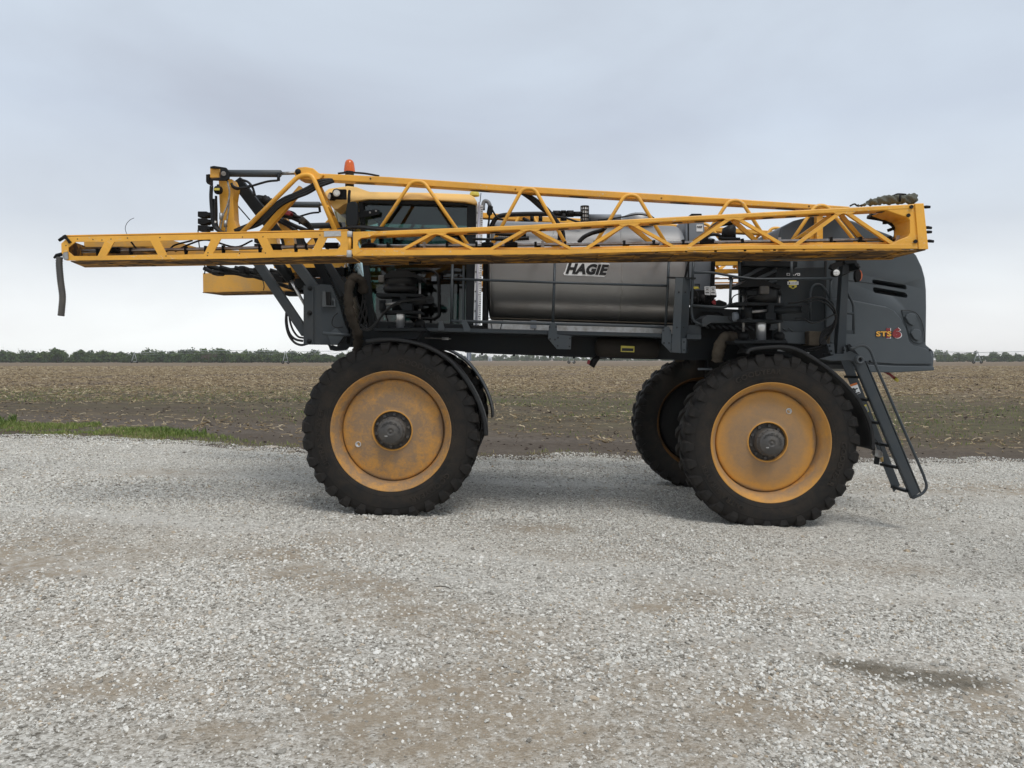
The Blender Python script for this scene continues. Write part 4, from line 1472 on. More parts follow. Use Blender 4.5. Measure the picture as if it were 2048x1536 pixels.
    for q, w_ in ((228, 22), (550, 26), (664, 26)):
        p = V(q, 502.4 - (q - 164) * .0222, ysp)
        MB().cyl(p - Vector((px(w_ / 2, ysp), 0, 0)), p + Vector((px(w_ / 2, ysp), 0, 0)), .030, 12).build('coupling', 'black', sp_)
    pipe('cable', [(262, 484, 7.42), (280, 500, 7.44), (330, 503, 7.44), (350, 490, 7.44), (385, 481, 7.44)], 1.8, 'rubber_hose', tip, soft=True)
    pipe('cable', [(350, 503, 7.46), (380, 488, 7.46), (415, 480, 7.46), (470, 494, 7.46), (505, 481, 7.46)], 1.8, 'rubber_hose', tip, soft=True)
    # bolt holes in the face
    for q in ((155, 478), (186, 479), (204, 480), (222, 478), (255, 476), (332, 512), (415, 511), (485, 474), (526, 473.5), (416, 505.5), (479, 507), (531, 506), (640, 470), (320, 475), (132, 491)):
        p = V(q[0], q[1], YF)
        MB().lathe([(.001, -.002), (.0055, -.002), (.006, .001)], p, 'Y', 8).build('bolt', 'ink', tip)
    # hinge to the next section
    for (q0, q1, mt, r_) in (((699.5, 463), (699.5, 474), 'silver', 5.2), ((699, 474), (699, 501), 'yellow', 3.6), ((698.5, 501), (698.5, 514), 'silver', 5.2)):
        MB().cyl(V(*q0, YF + .01), V(*q1, YF + .01), px(r_, YF), 16).build('hinge', mt, tip)
    plate('reflector', [(648, 462.5), (681, 461.5), (682, 472), (648, 473.5)], YF - .006, .005, 'silver', tip, lab='worn silver reflector plate')

    # -------------------------------------------------------- boom: wing section
    UT = [(707, 464), (1040, 450.5), (1340, 434), (1640, 418), (1832, 408)]
    UB = [(707, 473), (1040, 459.5), (1340, 443), (1640, 427), (1832, 417)]
    def on(line, x):
        return float(np.interp(x, [p[0] for p in line], [p[1] for p in line]))
    BT = [(707, 500), (1140, 498.5), (1500, 490.5), (1850, 487.5)]
    BB = [(707, 512), (1140, 508), (1500, 498), (1850, 497.5)]
    wing = plate('boom_wing', BT + BB[::-1], YF, .05, 'yellow', ROOT, .006, lab='yellow lattice boom section with chipped paint')
    # raised lip behind the chord
    plate('lip', [(p[0], p[1] - 4) for p in BT] + [(p[0], p[1]) for p in BT[::-1]], YF + .055, .02, 'yellow', wing)
    uc = plate('upper_chord', UT + UB[::-1], YF, .17, 'yellow', wing, .008)
    for q in list(range(760, 1800, 46)):
        # oval cut-outs in the chord's underside
        p = V(q, on(UB, q), YF) + Vector((0, .085, -.0025))
        if int(q / 46) % 5 == 2:
            continue
        n_ = 14
        ux = px(11, YF)
        sl = (on(UB, q + 5) - on(UB, q - 5)) / 10
        ring = [p + Vector((ux * math.cos(6.283 * i / n_), .032 * math.sin(6.283 * i / n_), -sl * ux * math.cos(6.283 * i / n_))) for i in range(n_)]
        mb = MB()
        mb.add(ring + [w + Vector((0, 0, -.002)) for w in ring], [list(range(n_)), list(range(n_, 2 * n_))[::-1]] + [[i, (i + 1) % n_, n_ + (i + 1) % n_, n_ + i] for i in range(n_)])
        mb.build('slot', 'ink', uc)
    apex = [((872.4, 467), (800, 501), (954.5, 501)), ((1059, 459), (975, 501), (1147, 499)), ((1257.4, 448.5), (1167.5, 499), (1351, 494.5)),
            ((1467.5, 437), (1372.8, 494.5), (1570, 490.5)), ((1687.5, 425.5), (1590, 490.5), (1789, 488.5))]
    for ap, l_, r_ in apex:
        for e, sgn in ((l_, -1), (r_, 1)):
            st = plate('strut', [(ap[0] - 6 + sgn * 5, ap[1] - 2), (ap[0] + 6 + sgn * 5, ap[1] - 2), (e[0] + 6, e[1] + 1), (e[0] - 6, e[1] + 1)], YF + .006, .035, 'yellow', wing)
            # its twin on the back face
            sb_ = MB()
            A_ = V(ap[0] + sgn * 8, ap[1] - 3, YF) + Vector((0, .16, 0))
            B_ = V(e[0], e[1] + 1, YF) + Vector((0, .46, 0))
            sb_.prism(A_, B_, .042, .025, (0, 1, 0)).build('strut', 'yellow', wing)
        plate('gusset', [(ap[0] - 24, ap[1] - 2), (ap[0] + 24, ap[1] - 2), (ap[0] + 12, ap[1] + 4), (ap[0], ap[1] + 1), (ap[0] - 12, ap[1] + 4)], YF + .002, .03, 'yellow', wing)
    # closed ends
    plate('end_plate', [[(706, 463.6), (760, 462), (750, 468), (738, 474), (722, 476), (716, 481), (715, 490), (719, 497), (727, 500), (706, 512)]], YF - .004, .03, 'yellow', wing)
    plate('end_plate', [(1772, 420), (1800, 410.5), (1831, 407.5), (1837, 489.5), (1780, 489.5), (1800, 479), (1816, 473), (1820, 466), (1820, 441), (1815, 434.5), (1797, 429)], YF + .004, .30, 'yellow', wing, .006)
    hp = plate('hinge_plate', [(1830, 406.8), (1847.6, 406.3), (1856, 487.5), (1857, 498), (1838, 498), (1837, 489)], YF - .012, .10, 'yellow', wing, .004, lab='chipped yellow hinge plate')
    for (q0, q1) in (((1852, 414), (1860, 414)), ((1855, 455), (1863, 456)), ((1856, 464), (1863, 464)), ((1859, 482), (1867, 483))):
        p = V(*q0, YF + .12)
        MB().tube([V(*q0, YF + .12) - Vector((.03, 0, 0)), V(*q0, YF + .12), V(*q1, YF + .12)], [.011, .016, .013], 10).build('pin', 'black', hp)
    for q in ((1822, 414), (1830, 483), (1816, 431)):
        p = V(*q, YF - .002)
        MB().cyl(p, p + Vector((0, -.016, 0)), .018, 6).build('bolt', 'grey_dark', wing)
    # tray under the wing
    TL, TRr = V(707, 513, YF), V(1851, 499, YF)
    tr = MB()
    dz = Vector((0, 0, -.008))
    q = [TL, TRr, TRr + Vector((-.03, .60, 0)), TL + Vector((0, .52, 0))]
    tr.add(q + [w + dz for w in q], [[0, 1, 2, 3], [7, 6, 5, 4], [0, 4, 5, 1], [1, 5, 6, 2], [2, 6, 7, 3], [3, 7, 4, 0]])
    tr.build('tray', 'yellow_dirty', wing)
    for k in range(15):
        t = (k + .5) / 15
        a = TL.lerp(TRr, t) + dz + Vector((0, .04, -.002))
        MB().prism(a, a + Vector((.03, .42 + .08 * t, 0)), .05, .010).build('stiffener', 'yellow_dirty', wing)
    MB().prism(q[3] + Vector((0, -.03, -.006)), q[2] + Vector((0, -.03, -.006)), .06, .024).build('back_chord', 'yellow_dirty', wing)
    # spray pipe with nozzles
    SPL = [(722, 492.5), (960, 491), (1190, 488.3), (1340, 486), (1640, 481), (1790, 478.5)]
    ysp = YF + .20
    sp_ = pipe('spray_pipe', SPL, 3.4, 'steel_pipe', wing, y=ysp)
    for k, q in enumerate(range(776, 1790, 59)):
        p = V(q, on(SPL, q), ysp)
        MB().box(p, .022, .055, .055).build('clamp', 'black', sp_)
        MB().tube([p + Vector((.03, 0, -.01)), p + Vector((.03, 0, -.055)), p + Vector((.03, 0, -.09))], [.024, .018, .012], 10).build('nozzle', 'black', sp_)
        if k % 4 == 1:
            MB().box(p + Vector((px(14, ysp), -.03, 0)), .028, .004, .065).build('bracket', 'silver', sp_)
    for q, w_ in ((738, 28), (975, 24), (1022, 26), (1412, 26)):
        p = V(q, on(SPL, q), ysp)
        MB().tube([p - Vector((px(w_ / 2, ysp), 0, 0)), p - Vector((px(w_ / 4, ysp), 0, 0)), p + Vector((px(w_ / 4, ysp), 0, 0)), p + Vector((px(w_ / 2, ysp), 0, 0))], [.024, .034, .034, .024], 12).build('coupling', 'black', sp_)
        MB().cyl(p, p + Vector((0, 0, .06)), .020, 10).build('coupling', 'black', sp_)
    # coil hoses inside the lattice
    for (a, b) in (((990, 467), (1052, 469)), ((990, 478), (1058, 476))):
        P = pts([a, ((a[0] + b[0]) / 2, (a[1] + b[1]) / 2 + 1), b], YF + .34)
        corrugated('coil_hose', P, px(4.6, YF), 'rubber_hose', wing, .018)
    pipe('hose', [(945, 478, YF + .36), (990, 479, YF + .36)], 2.6, 'rubber_hose', wing)
    pipe('hose', [(1157, 485, YF + .3), (1168, 474, YF + .3), (1185, 466, YF + .3), (1203, 461, YF + .25), (1211, 455, YF + .2)], 4.2, 'rubber_hose', wing, soft=True)
    pipe('hose', [(1405, 480, YF + .36), (1420, 462, YF + .36), (1436, 449, YF + .34), (1462, 444, YF + .30), (1480, 439, YF + .28)], 6, 'rubber_hose', wing, soft=True)
    pipe('hose', [(1740, 430, YF + .36), (1775, 434, YF + .36), (1798, 446, YF + .36), (1803, 466, YF + .36), (1794, 480, YF + .36)], 5, 'rubber_hose', wing, soft=True)
    pipe('hose', [(1735, 434, YF + .4), (1770, 441, YF + .4), (1790, 456, YF + .4), (1788, 478, YF + .4), (1760, 484, YF + .4)], 4, 'rubber_hose', wing, soft=True)
    MB().box(V(1770, 442, YF + .3), .035, .03, .06).build('connector', 'black', wing)
    MB().prism(V(1776, 461, YF + .3), V(1795, 454, YF + .3), .03, .03).build('connector', 'black', wing)

    # -------------------------------------------------------- boom: truss section against the machine
    YT = 8.28
    TT = [(622, 345.5), (780, 353.7), (1040, 371.8), (1340, 389), (1640, 409), (1700, 413)]
    TB = [(622, 358.5), (780, 367), (1040, 384.5), (1340, 402.5), (1640, 419), (1700, 421)]
    trs = plate('boom_truss', TT + TB[::-1], YT, .13, 'yellow', ROOT, .008, lab='yellow top chord on tube hoops')
    for q in (728, 960, 1158, 1362, 1575):
        p = V(q, on(TB, q), YT) + Vector((0, .065, -.002))
        n_ = 14
        ux = px(20, YT)
        sl = (on(TB, q + 5) - on(TB, q - 5)) / 10
        ring = [p + Vector((ux * math.cos(6.283 * i / n_), .035 * math.sin(6.283 * i / n_), -sl * ux * math.cos(6.283 * i / n_))) for i in range(n_)]
        mb = MB()
        mb.add(ring + [w + Vector((0, 0, -.002)) for w in ring], [list(range(n_)), list(range(n_, 2 * n_))[::-1]] + [[i, (i + 1) % n_, n_ + (i + 1) % n_, n_ + i] for i in range(n_)])
        mb.build('slot', 'ink', trs)
    hd = plate('head_plate', [(588, 345), (590, 339), (596, 335), (612, 333.5), (626, 336), (638, 346), (648, 349), (640, 358), (622, 360), (600, 357), (590, 352)], YT - .04, .22, 'yellow', trs, .01, 3)
    p = V(595.8, 343.5, YT - .045)
    MB().lathe([(.001, -.022), (.018, -.022), (.020, -.012), (.028, -.010), (.032, 0)], p, 'Y', 20).build('pin', 'grey_dark', trs)
    p = V(741, 357, YT - .004)
    for q in ((741, 357), (1031, 378), (1323, 396), (1618, 412.5)):
        p = V(*q, YT)
        MB().lathe([(.001, -.006), (.008, -.006), (.010, 0)], p, 'Y', 12).build('bolt', 'yellow_dirty', trs)
    def hoop(lx, ly, ax, ay, rx, ry, w_, rpx=3.6):
        """inverted V of bent tube: near leg plane and far leg plane"""
        for (ytop, ybot, nm) in ((YT - .035, YT - .13, 'near'), (YT + .17, YT + .27, 'far')):
            P = [V(lx, ly, ybot), V(ax - w_, ay + 8, ytop), V(ax, ay - 4, ytop), V(ax + w_, ay + 8, ytop), V(rx, ry, ybot)]
            P = [P[0]] + fillet([P[0], V(ax - w_ * .55, ay - 1, ytop), V(ax + w_ * .55, ay - 1, ytop), P[4]], .09, 6)[1:-1] + [P[4]]
            if nm == 'far':
                P = [v_ * 1.0 for v_ in P]
            MB().tube(P, px(rpx, YT), 12).build('tube_hoop', 'yellow', trs)
    hoop(735, 496, 835, 364, 940, 496, 22)
    hoop(980, 496, 1057, 378, 1136, 496, 22)
    hoop(1186, 494, 1262, 391, 1336, 494, 22)
    hoop(1398, 492, 1470, 402, 1540, 492, 22)
    hoop(1578, 490, 1642, 412, 1716, 490, 20)
    # front frame of the truss
    P = fillet(pts([(480, 469, YT - .13), (598, 351, YT - .05), (624, 349, YT - .05), (674, 470, YT - .13)]), .09, 6)
    MB().tube(P, px(4.6, YT), 12).build('tube_hoop', 'yellow', trs)
    MB().prism(V(524, 468, YT + .10), V(604, 376, YT + .02), .06, .07, (0, 1, 0)).build('brace', 'yellow', trs)
    MB().tube(pts([(634, 360, YT + .12), (680, 462, YT + .22)]), px(4.0, YT), 12).build('brace', 'yellow', trs)
    MB().tube(pts([(655, 412, YT - .09), (667, 430, YT + .17)]), px(2.4, YT), 8).build('brace', 'yellow', trs)
    for yb in (YT - .13, YT + .27):
        MB().prism(V(480, 505, yb), V(1800, 497, yb), .06, .055).build('bottom_chord', 'yellow', trs)
    for q in range(560, 1800, 124):
        MB().prism(V(q, 504, YT - .13), V(q + 30, 504, YT + .27), .035, .03).build('cross_tie', 'yellow', trs)
    MB().prism(V(1637, 424, YT + .05), V(1637, 500, YT + .05), .064, .075, (0, 1, 0)).build('post', 'yellow', trs)
    MB().prism(V(1622, 470, YT + .10), V(1622, 502, YT + .10), .05, .05, (0, 1, 0)).build('post', 'yellow', trs)
    # hoses strapped along the truss
    for k, dy in enumerate((0, 5, 10)):
        pipe('hose', [(470, 463 - dy * .2, 8.20 + .04 * k), (520, 448 - dy, 8.2), (560, 412 - dy, 8.22), (590, 396 - dy * .8, 8.22), (615, 386 - dy, 8.24), (640, 372 - dy, 8.26), (668, 362 - dy * .3, 8.30)], 3.4, 'rubber_hose', trs, soft=True)
    pipe('hose', [(1042, 384, 8.36), (1062, 398, 8.40), (1085, 418, 8.42), (1105, 432, 8.42), (1118, 452, 8.42), (1119, 480, 8.42)], 4.2, 'rubber_hose', trs, soft=True)
    pipe('hose', [(1050, 386, 8.42), (1075, 402, 8.46), (1098, 422, 8.46), (1124, 458, 8.46), (1128, 482, 8.46)], 3.6, 'rubber_hose', trs, soft=True)
    pipe('hose', [(660, 464, 8.30), (690, 457, 8.20), (715, 455, 8.14), (745, 458, 8.12), (790, 461, 8.12), (860, 459, 8.14)], 3.4, 'rubber_hose', trs, soft=True)
    pipe('hose', [(668, 462, 8.34), (700, 455, 8.24), (730, 454, 8.18), (790, 458, 8.16), (850, 460, 8.16), (910, 458, 8.2)], 3.0, 'rubber_hose', trs, soft=True)
    pipe('hose', [(676, 347, 8.5), (698, 345, 8.5), (730, 347, 8.5), (758, 352, 8.45)], 2.0, 'rubber_hose', trs, soft=True)

    # -------------------------------------------------------- front mast carrying the boom
    ms = plate('mast', [(437, 358), (464, 358), (470, 372), (466, 400), (468, 440), (477, 466), (436, 466), (440, 430), (438, 390)], 8.34, .16, 'yellow', ROOT, .006)
    cv = plate('clevis', [(420, 333), (428, 331.5), (452, 335), (458, 343), (458, 356), (452, 361), (420, 360), (420, 357), (440, 355), (440, 337), (420, 336)], 8.22, .03, 'grey_dark', ms, .004)
    plate('clevis', [(420, 333), (428, 331.5), (452, 335), (458, 343), (458, 356), (452, 361), (420, 360)], 8.42, .03, 'grey_dark', ms, .004)
    plate('pivot_block', [(420, 337), (438, 337), (438, 355), (420, 355)], 8.255, .16, 'yellow', ms, .004)
    MB().cyl(V(447, 347, 8.20), V(447, 347, 8.47), px(4.6, 8.2), 18).build('pin', 'worn_metal', ms)
    MB().poly([(412, 349), (419, 348), (419, 368), (414, 367), (412, 363)], 8.30, .10).build('bumper', 'black', ms)
    cyl = MB().tube(pts([(450, 348), (452, 346.6), (561, 347.4), (563, 348)], 8.34), [px(4, 8.34), px(7.2, 8.34), px(7.2, 8.34), px(5, 8.34)], 22).build('fold_cylinder', 'grey_light', ROOT)
    MB().cyl(V(562, 347, 8.34), V(594, 346, 8.34), px(3.2, 8.34), 14).build('rod', 'worn_metal', cyl)
    MB().cyl(V(557, 347, 8.30), V(557, 361, 8.28), px(3, 8.34), 10).build('port', 'grey_dark', cyl)
    pipe('hose', [(555, 361, 8.28), (535, 363, 8.28), (510, 370, 8.28), (490, 376, 8.28), (472, 375, 8.28), (462, 368, 8.28)], 2.2, 'rubber_hose', cyl, soft=True)
    pipe('hose', [(482, 359, 8.3), (496, 364, 8.3), (505, 375, 8.3), (510, 391, 8.3)], 2.4, 'rubber_hose', cyl, soft=True)
    MB().lathe([(.001, .055), (.014, .052), (.016, .036), (.034, .030), (.046, .008), (.046, -.016), (.036, -.040), (.018, -.050), (.001, -.050)], V(436.5, 379, 8.24), 'Z', 24).build('accumulator', 'black', ms)
    MB().poly([(428, 376), (439, 376), (439, 380.5), (428, 380.5)], 8.188, .004).build('label', 'label_yellow', ms)
    for k, lst in enumerate(([(423, 372), (422, 395), (424, 425), (426, 446), (433, 458), (446, 466)], [(429, 398), (429, 420), (430, 445), (438, 460), (452, 467)], [(455, 362), (459, 385), (455, 410), (446, 432), (440, 462)],
                             [(458, 392), (457, 420), (453, 446), (452, 464)], [(432, 392), (433, 420), (434, 450), (444, 466)], [(463, 366), (466, 374), (474, 378), (486, 375), (500, 372)])):
        pipe('hose', lst, (3.6, 3.2, 1.7, 1.6, 2.4, 2.4)[k], 'rubber_hose' if k not in (2, 3) else 'worn_metal', ms, y=8.22 + .02 * k, soft=True)
    for q in ((430, 448), (442, 432), (451, 447)):
        MB().cyl(V(q[0], q[1] - 6, 8.24), V(q[0], q[1] + 7, 8.24), px(3.4, 8.2), 10).build('fitting', 'worn_metal', ms)
    for y_ in (422.5, 436.5, 450):
        vb = MB().poly([(395, y_), (413, y_), (414, y_ + 2), (420, y_ + 2), (420, y_ + 9), (414, y_ + 9), (413, y_ + 11), (395, y_ + 11)], 8.22, .11).build('valve_box', 'black', ROOT, .006)
        MB().cyl(V(419, y_ + 5.5, 8.28), V(428, y_ + 5.5, 8.28), px(3, 8.28), 10).build('fitting', 'black', vb)
    pipe('cable', [(396, 460, 8.28), (397, 480, 8.25), (402, 510, 8.2), (410, 534, 8.2), (409, 548, 8.2)], 1.2, 'rubber_hose', ROOT, soft=True)

    # -------------------------------------------------------- lift arms
    for (a, b, w_, y_, nm) in (((474, 362), (556, 470), 22, 8.62, 'a'), ((512, 520), (612, 668), 17, 8.40, 'b'), ((586, 520), (634, 582), 19, 8.44, 'c'), ((634, 520), (698, 655), 17, 8.72, 'd'), ((648, 520), (700, 592), 15, 8.78, 'e')):
        MB().prism(V(*a, y_), V(*b, y_), .075, px(w_, y_), (0, 1, 0)).v
        mb = MB().prism(V(*a, y_), V(*b, y_), px(w_, y_), .09, (0, 1, 0))
        mb.build('lift_arm', 'grey_dark' if nm in 'ad' else 'grey', ROOT, .006)
    lc = MB().cyl(V(545, 512, 8.52), V(582, 560, 8.52), px(10, 8.5), 18).build('lift_cylinder', 'grey_dark', ROOT)
    MB().cyl(V(576, 550, 8.52), V(612, 614, 8.52), px(3, 8.5), 12).build('rod', 'chrome', lc)
    # front bracket
    br = plate('bracket', [(607, 571), (634, 572), (640, 568), (662, 570), (677, 605), (690, 648), (697, 664), (676, 690), (607, 689)], 8.34, .05, 'grey', ROOT, .004)
    plate('flange', [(607, 571), (627, 572), (627, 689), (607, 689)], 8.325, .014, 'grey', br)
    MB().poly([(628, 573), (644, 572), (644, 688), (628, 688)], 8.388, .30).build('web', 'grey_dark', br)
    plate('gusset', [(655, 669), (672, 655), (688, 672), (674, 690), (662, 688)], 8.325, .014, 'grey_light', br)
    for q in ((620, 576.5), (619.5, 626), (618.5, 682.5)):
        p = V(*q, 8.325)
        MB().lathe([(.001, -.024), (.014, -.024), (.016, -.012), (.024, -.010), (.027, 0)], p, 'Y', 18).build('bolt', 'grey_dark', br)
    MB().cyl(V(646, 666, 8.28), V(700, 670, 8.28), px(3.2, 8.28), 12).build('handle', 'grey_light', br)
    plate('tab', [(645, 583), (651, 583), (652, 611), (668, 611), (669, 603), (664, 600), (664, 595), (670, 598), (671, 613), (644, 613)], 8.30, .03, 'grey_light', br)
    MB().poly([(648, 584), (660, 584), (661, 610), (648, 610)], 8.31, .02).build('motor', 'black', br)
    pipe('cable', [(675, 626, 8.30), (667, 634, 8.28), (664, 648, 8.28), (672, 655, 8.28), (686, 654, 8.28)], 1.0, 'rubber_hose', br, soft=True)
    plate('hook', [(657, 692), (664, 690), (676, 694), (684, 690), (690, 684), (700, 690), (692, 700), (672, 702), (660, 700)], 8.36, .06, 'chassis', br)
    for lst, r_ in (([(574, 617), (573, 635), (575, 655), (581, 670), (592, 679), (606, 682)], 2.4), ([(578, 622), (580, 642), (586, 660), (596, 673), (607, 676)], 2.0), ([(573, 622), (572, 645), (577, 668), (588, 684), (602, 690), (617, 687)], 2.4)):
        pipe('hose', lst, r_, 'rubber_hose', ROOT, y=8.38, soft=True)
    # canvas sleeve round the hoses
    P = smooth_path(pts([(727, 585, 8.35), (724, 564, 8.3), (712, 555, 8.26), (701, 566, 8.24), (697, 594, 8.22), (699, 621, 8.22), (706, 645, 8.22), (714, 664, 8.24), (716, 682, 8.28), (714, 700, 8.32)]), 7)
    sleeve(P, 9.2, 'canvas')
    for lst in ([(723, 560), (731, 580), (730, 610), (722, 640), (716, 664)], [(720, 562), (726, 590), (722, 620), (716, 640)], [(727, 600), (733, 625), (728, 650), (720, 672)], [(712, 592), (718, 612), (728, 635), (736, 652)]):
        pipe('hose', lst, 1.7, 'rubber_hose', ROOT, y=8.34, soft=True)
    # hose loops over the front axle
    pipe('hose', [(862, 599, 7.80), (830, 600, 7.78), (802, 604, 7.78), (780, 616, 7.80), (762, 634, 7.84), (748, 650, 7.9), (735, 658, 8.0), (722, 650, 8.1)], 2.0, 'rubber_hose', ROOT, soft=True)
    pipe('hose', [(850, 602, 7.80), (815, 600, 7.78), (790, 607, 7.78), (768, 625, 7.80), (755, 645, 7.86), (740, 660, 7.95), (722, 658, 8.1)], 1.8, 'rubber_hose', ROOT, soft=True)
    pipe('hose', [(744, 608, 8.2), (748, 622, 8.2), (753, 640, 8.2), (750, 660, 8.2)], 1.4, 'rubber_hose', ROOT, soft=True)
    # hoses at the rear suspension
    pipe('hose', [(1576, 607, 7.84), (1604, 603, 7.84), (1628, 595, 7.86), (1647, 597, 7.9), (1664, 611, 7.94), (1672, 628, 7.98), (1670, 650, 8.02), (1654, 676, 8.08), (1638, 692, 8.12)], 2.0, 'rubber_hose', ROOT, soft=True)
    pipe('hose', [(1612, 606, 7.86), (1632, 600, 7.88), (1650, 606, 7.92), (1665, 620, 7.98), (1671, 640, 8.0), (1660, 664, 8.06), (1640, 680, 8.12)], 1.6, 'rubber_hose', ROOT, soft=True)
    pipe('hose', [(1590, 637, 7.84), (1607, 637.5, 7.84), (1623, 646, 7.86), (1642, 642, 7.9), (1664, 631, 7.96), (1672, 628, 7.98)], 1.7, 'rubber_hose', ROOT, soft=True)
    for k in range(5):
        pipe('hose', [(1670, 640 + 2 * k, 8.06), (1662 - 4 * k, 662, 8.06 + .01 * k), (1648 - 2 * k, 674 + 3 * k, 8.08), (1652, 690, 8.1), (1630 - 5 * k, 700, 8.14)], 1.9, 'rubber_hose', ROOT, soft=True)
    for lst in ([(1492, 590), (1478, 588), (1466, 594), (1464, 606), (1474, 612)], [(1500, 586), (1512, 580), (1524, 572), (1532, 570)], [(1494, 632), (1484, 641), (1468, 644), (1457, 637), (1460, 630)], [(1524, 590), (1500, 594), (1488, 606), (1490, 626)], [(1505, 578), (1492, 592), (1496, 610)]):
        pipe('cable', lst, 1.1, 'rubber_hose', ROOT, y=7.86, soft=True)
    MB().box(V(1528, 580, 7.84), .09, .06, .08).build('valve', 'hub', ROOT, .008)
    MB().box(V(1502, 586, 7.86), .10, .05, .05).build('valve', 'chassis', ROOT, .008)
    MB().box(V(763, 558, 7.9), .06, .06, .07).build('valve', 'hub', ROOT, .008)
    P = smooth_path(pts([(1468, 676, 8.3), (1452, 674, 8.25), (1442, 686, 8.22), (1437, 702, 8.22), (1434, 722, 8.25)]), 7)
    sleeve(P, 11.5, 'canvas_light')
MIR = False

# ------------------------------------------------------------ hanging hose at the boom tip, on the near side
corrugated('drop_hose', pts([(119, 514, 7.28), (118.5, 530, 7.28), (121, 560, 7.28), (125, 592, 7.28), (123.5, 616, 7.28), (122, 632, 7.28)]), px(6.8, 7.28), 'hub', ROOT, .024, 14)
dn = MB().tube(pts([(108, 516), (114, 511), (126, 508), (134, 505)], 7.27), [px(2, 7.27), px(4, 7.27), px(4, 7.27), px(3, 7.27)], 10).build('hose_clamp', 'black', ROOT)
plate('bracket', [(127, 505), (135, 503), (136, 518), (129, 520), (124, 512)], 7.235, .02, 'worn_metal', ROOT)
dn = MB().tube(pts([(118, 481), (124, 477), (131, 473)], 7.26), [px(3, 7.26), px(3.4, 7.26), px(2.4, 7.26)], 10).build('nozzle', 'black', ROOT)
plate('bracket', [(124, 472), (130, 469), (134, 475), (142, 484), (137, 487), (132, 479), (125, 477)], 7.235, .02, 'black', ROOT)
pipe('antenna_wire', [(254, 469, 7.4), (250.5, 458, 7.4), (253, 448, 7.4), (260, 440, 7.4), (268, 436, 7.4)], .55, 'black', ROOT, soft=True, n=6)
# soiled hoses and valves slung under the near tip section
for lst, r_ in (([(408, 536), (430, 545), (470, 546), (500, 552), (540, 548)], 4.5), ([(415, 531), (450, 540), (490, 540), (530, 545), (580, 560)], 5), ([(440, 534), (480, 545), (520, 556), (570, 572), (608, 585)], 4), ([(540, 540), (575, 552), (600, 575)], 4),
                ([(470, 535), (510, 545), (560, 548), (604, 552)], 4)):
    pipe('hose', lst, r_, 'black', ROOT, y=9.2 + r_ * .05, soft=True)
for (a, b, w_, h_) in ((436, 547, 18, 8), (488, 541, 14, 16), (520, 543, 20, 14), (560, 556, 22, 18), (590, 572, 20, 16), (585, 588, 26, 8), (612, 560, 16, 20)):
    MB().box(V(a, b, 9.25), px(w_, 9.25), .18, px(h_, 9.25)).build('valve', 'black', ROOT, .02)
MB().prism(V(560, 545, 9.0), V(690, 545, 9.0), .12, .1).build('cross_beam', 'chassis', ROOT)
MB().prism(V(618, 566, 8.5), V(618, 566, 9.84), .10, .3, (1, 0, 0)).build('cross_beam', 'chassis', ROOT)
MB().cyl(V(618, 452, 9.0), V(690, 450, 9.0), px(6, 9.0), 16).build('cross_tube', 'grey', ROOT)
plate('mast_brace', [(556, 440), (572, 436), (586, 470), (600, 540), (585, 545), (570, 500)], 8.75, .10, 'yellow', ROOT)
plate('mast_brace', [(590, 545), (648, 560), (640, 572), (585, 560)], 8.9, .08, 'yellow_dirty', ROOT)
for lst, r_ in (([(500, 405), (530, 440), (560, 470), (570, 505)], 3), ([(510, 400), (550, 432), (590, 452), (625, 468), (640, 500)], 4), ([(560, 428), (590, 438), (615, 452), (632, 470)], 4), ([(545, 436), (575, 450), (600, 470), (612, 500)], 4), ([(585, 430), (605, 437), (620, 450), (628, 466)], 3), ([(520, 398), (534, 410), (548, 422), (565, 426)], 5)):
    pipe('hose', lst, r_, 'rubber_hose', ROOT, y=8.66 + r_ * .02, soft=True)
MB().cyl(V(526, 396, 8.6), V(540, 410, 8.6), px(8.5, 8.6), 14).build('hose_end', 'black', ROOT)
MB().cyl(V(602, 437, 8.6), V(611, 445, 8.6), px(6, 8.6), 14).build('lamp', 'hub', ROOT)
MB().poly([(562, 420), (578, 421), (584, 425), (580, 431), (564, 427)], 8.62, .08).build('cover', 'red', ROOT, .01)
pipe('stay_rod', [(474, 410, 8.55), (500, 440, 8.55)], 1.2, 'grey_dark', ROOT)

# ------------------------------------------------------------ cab
YC = 8.56
cab = MB()
def cb(a, b, w_, d_=.07, y=YC):
    for yy in (y, 2 * CY - y):
        p1, p2 = V(a[0], a[1], y), V(b[0], b[1], y)
        p1.y = p2.y = yy
        cab.prism(p1, p2, px(w_, y), d_, (0, 1, 0))
cb((722, 398), (729, 500), 9)
cb((729, 500), (744, 648), 12)
cb((943, 402), (940, 660), 17)
cb((724, 402), (950, 408), 10)
cb((905, 530), (903, 655), 5, .03)
cb((740, 650), (945, 657), 16)
cb((726, 466), (944, 470), 6)
for (q, y_) in ((726, 403), (744, 652), (940, 655), (944, 406)):
    a, b = V(q, y_, YC), V(q, y_, YC)
    b.y = 2 * CY - YC
    cab.prism(a, b, .09, .08, (1, 0, 0))
cabo = cab.build('cab', 'grey_dark', ROOT, .01)
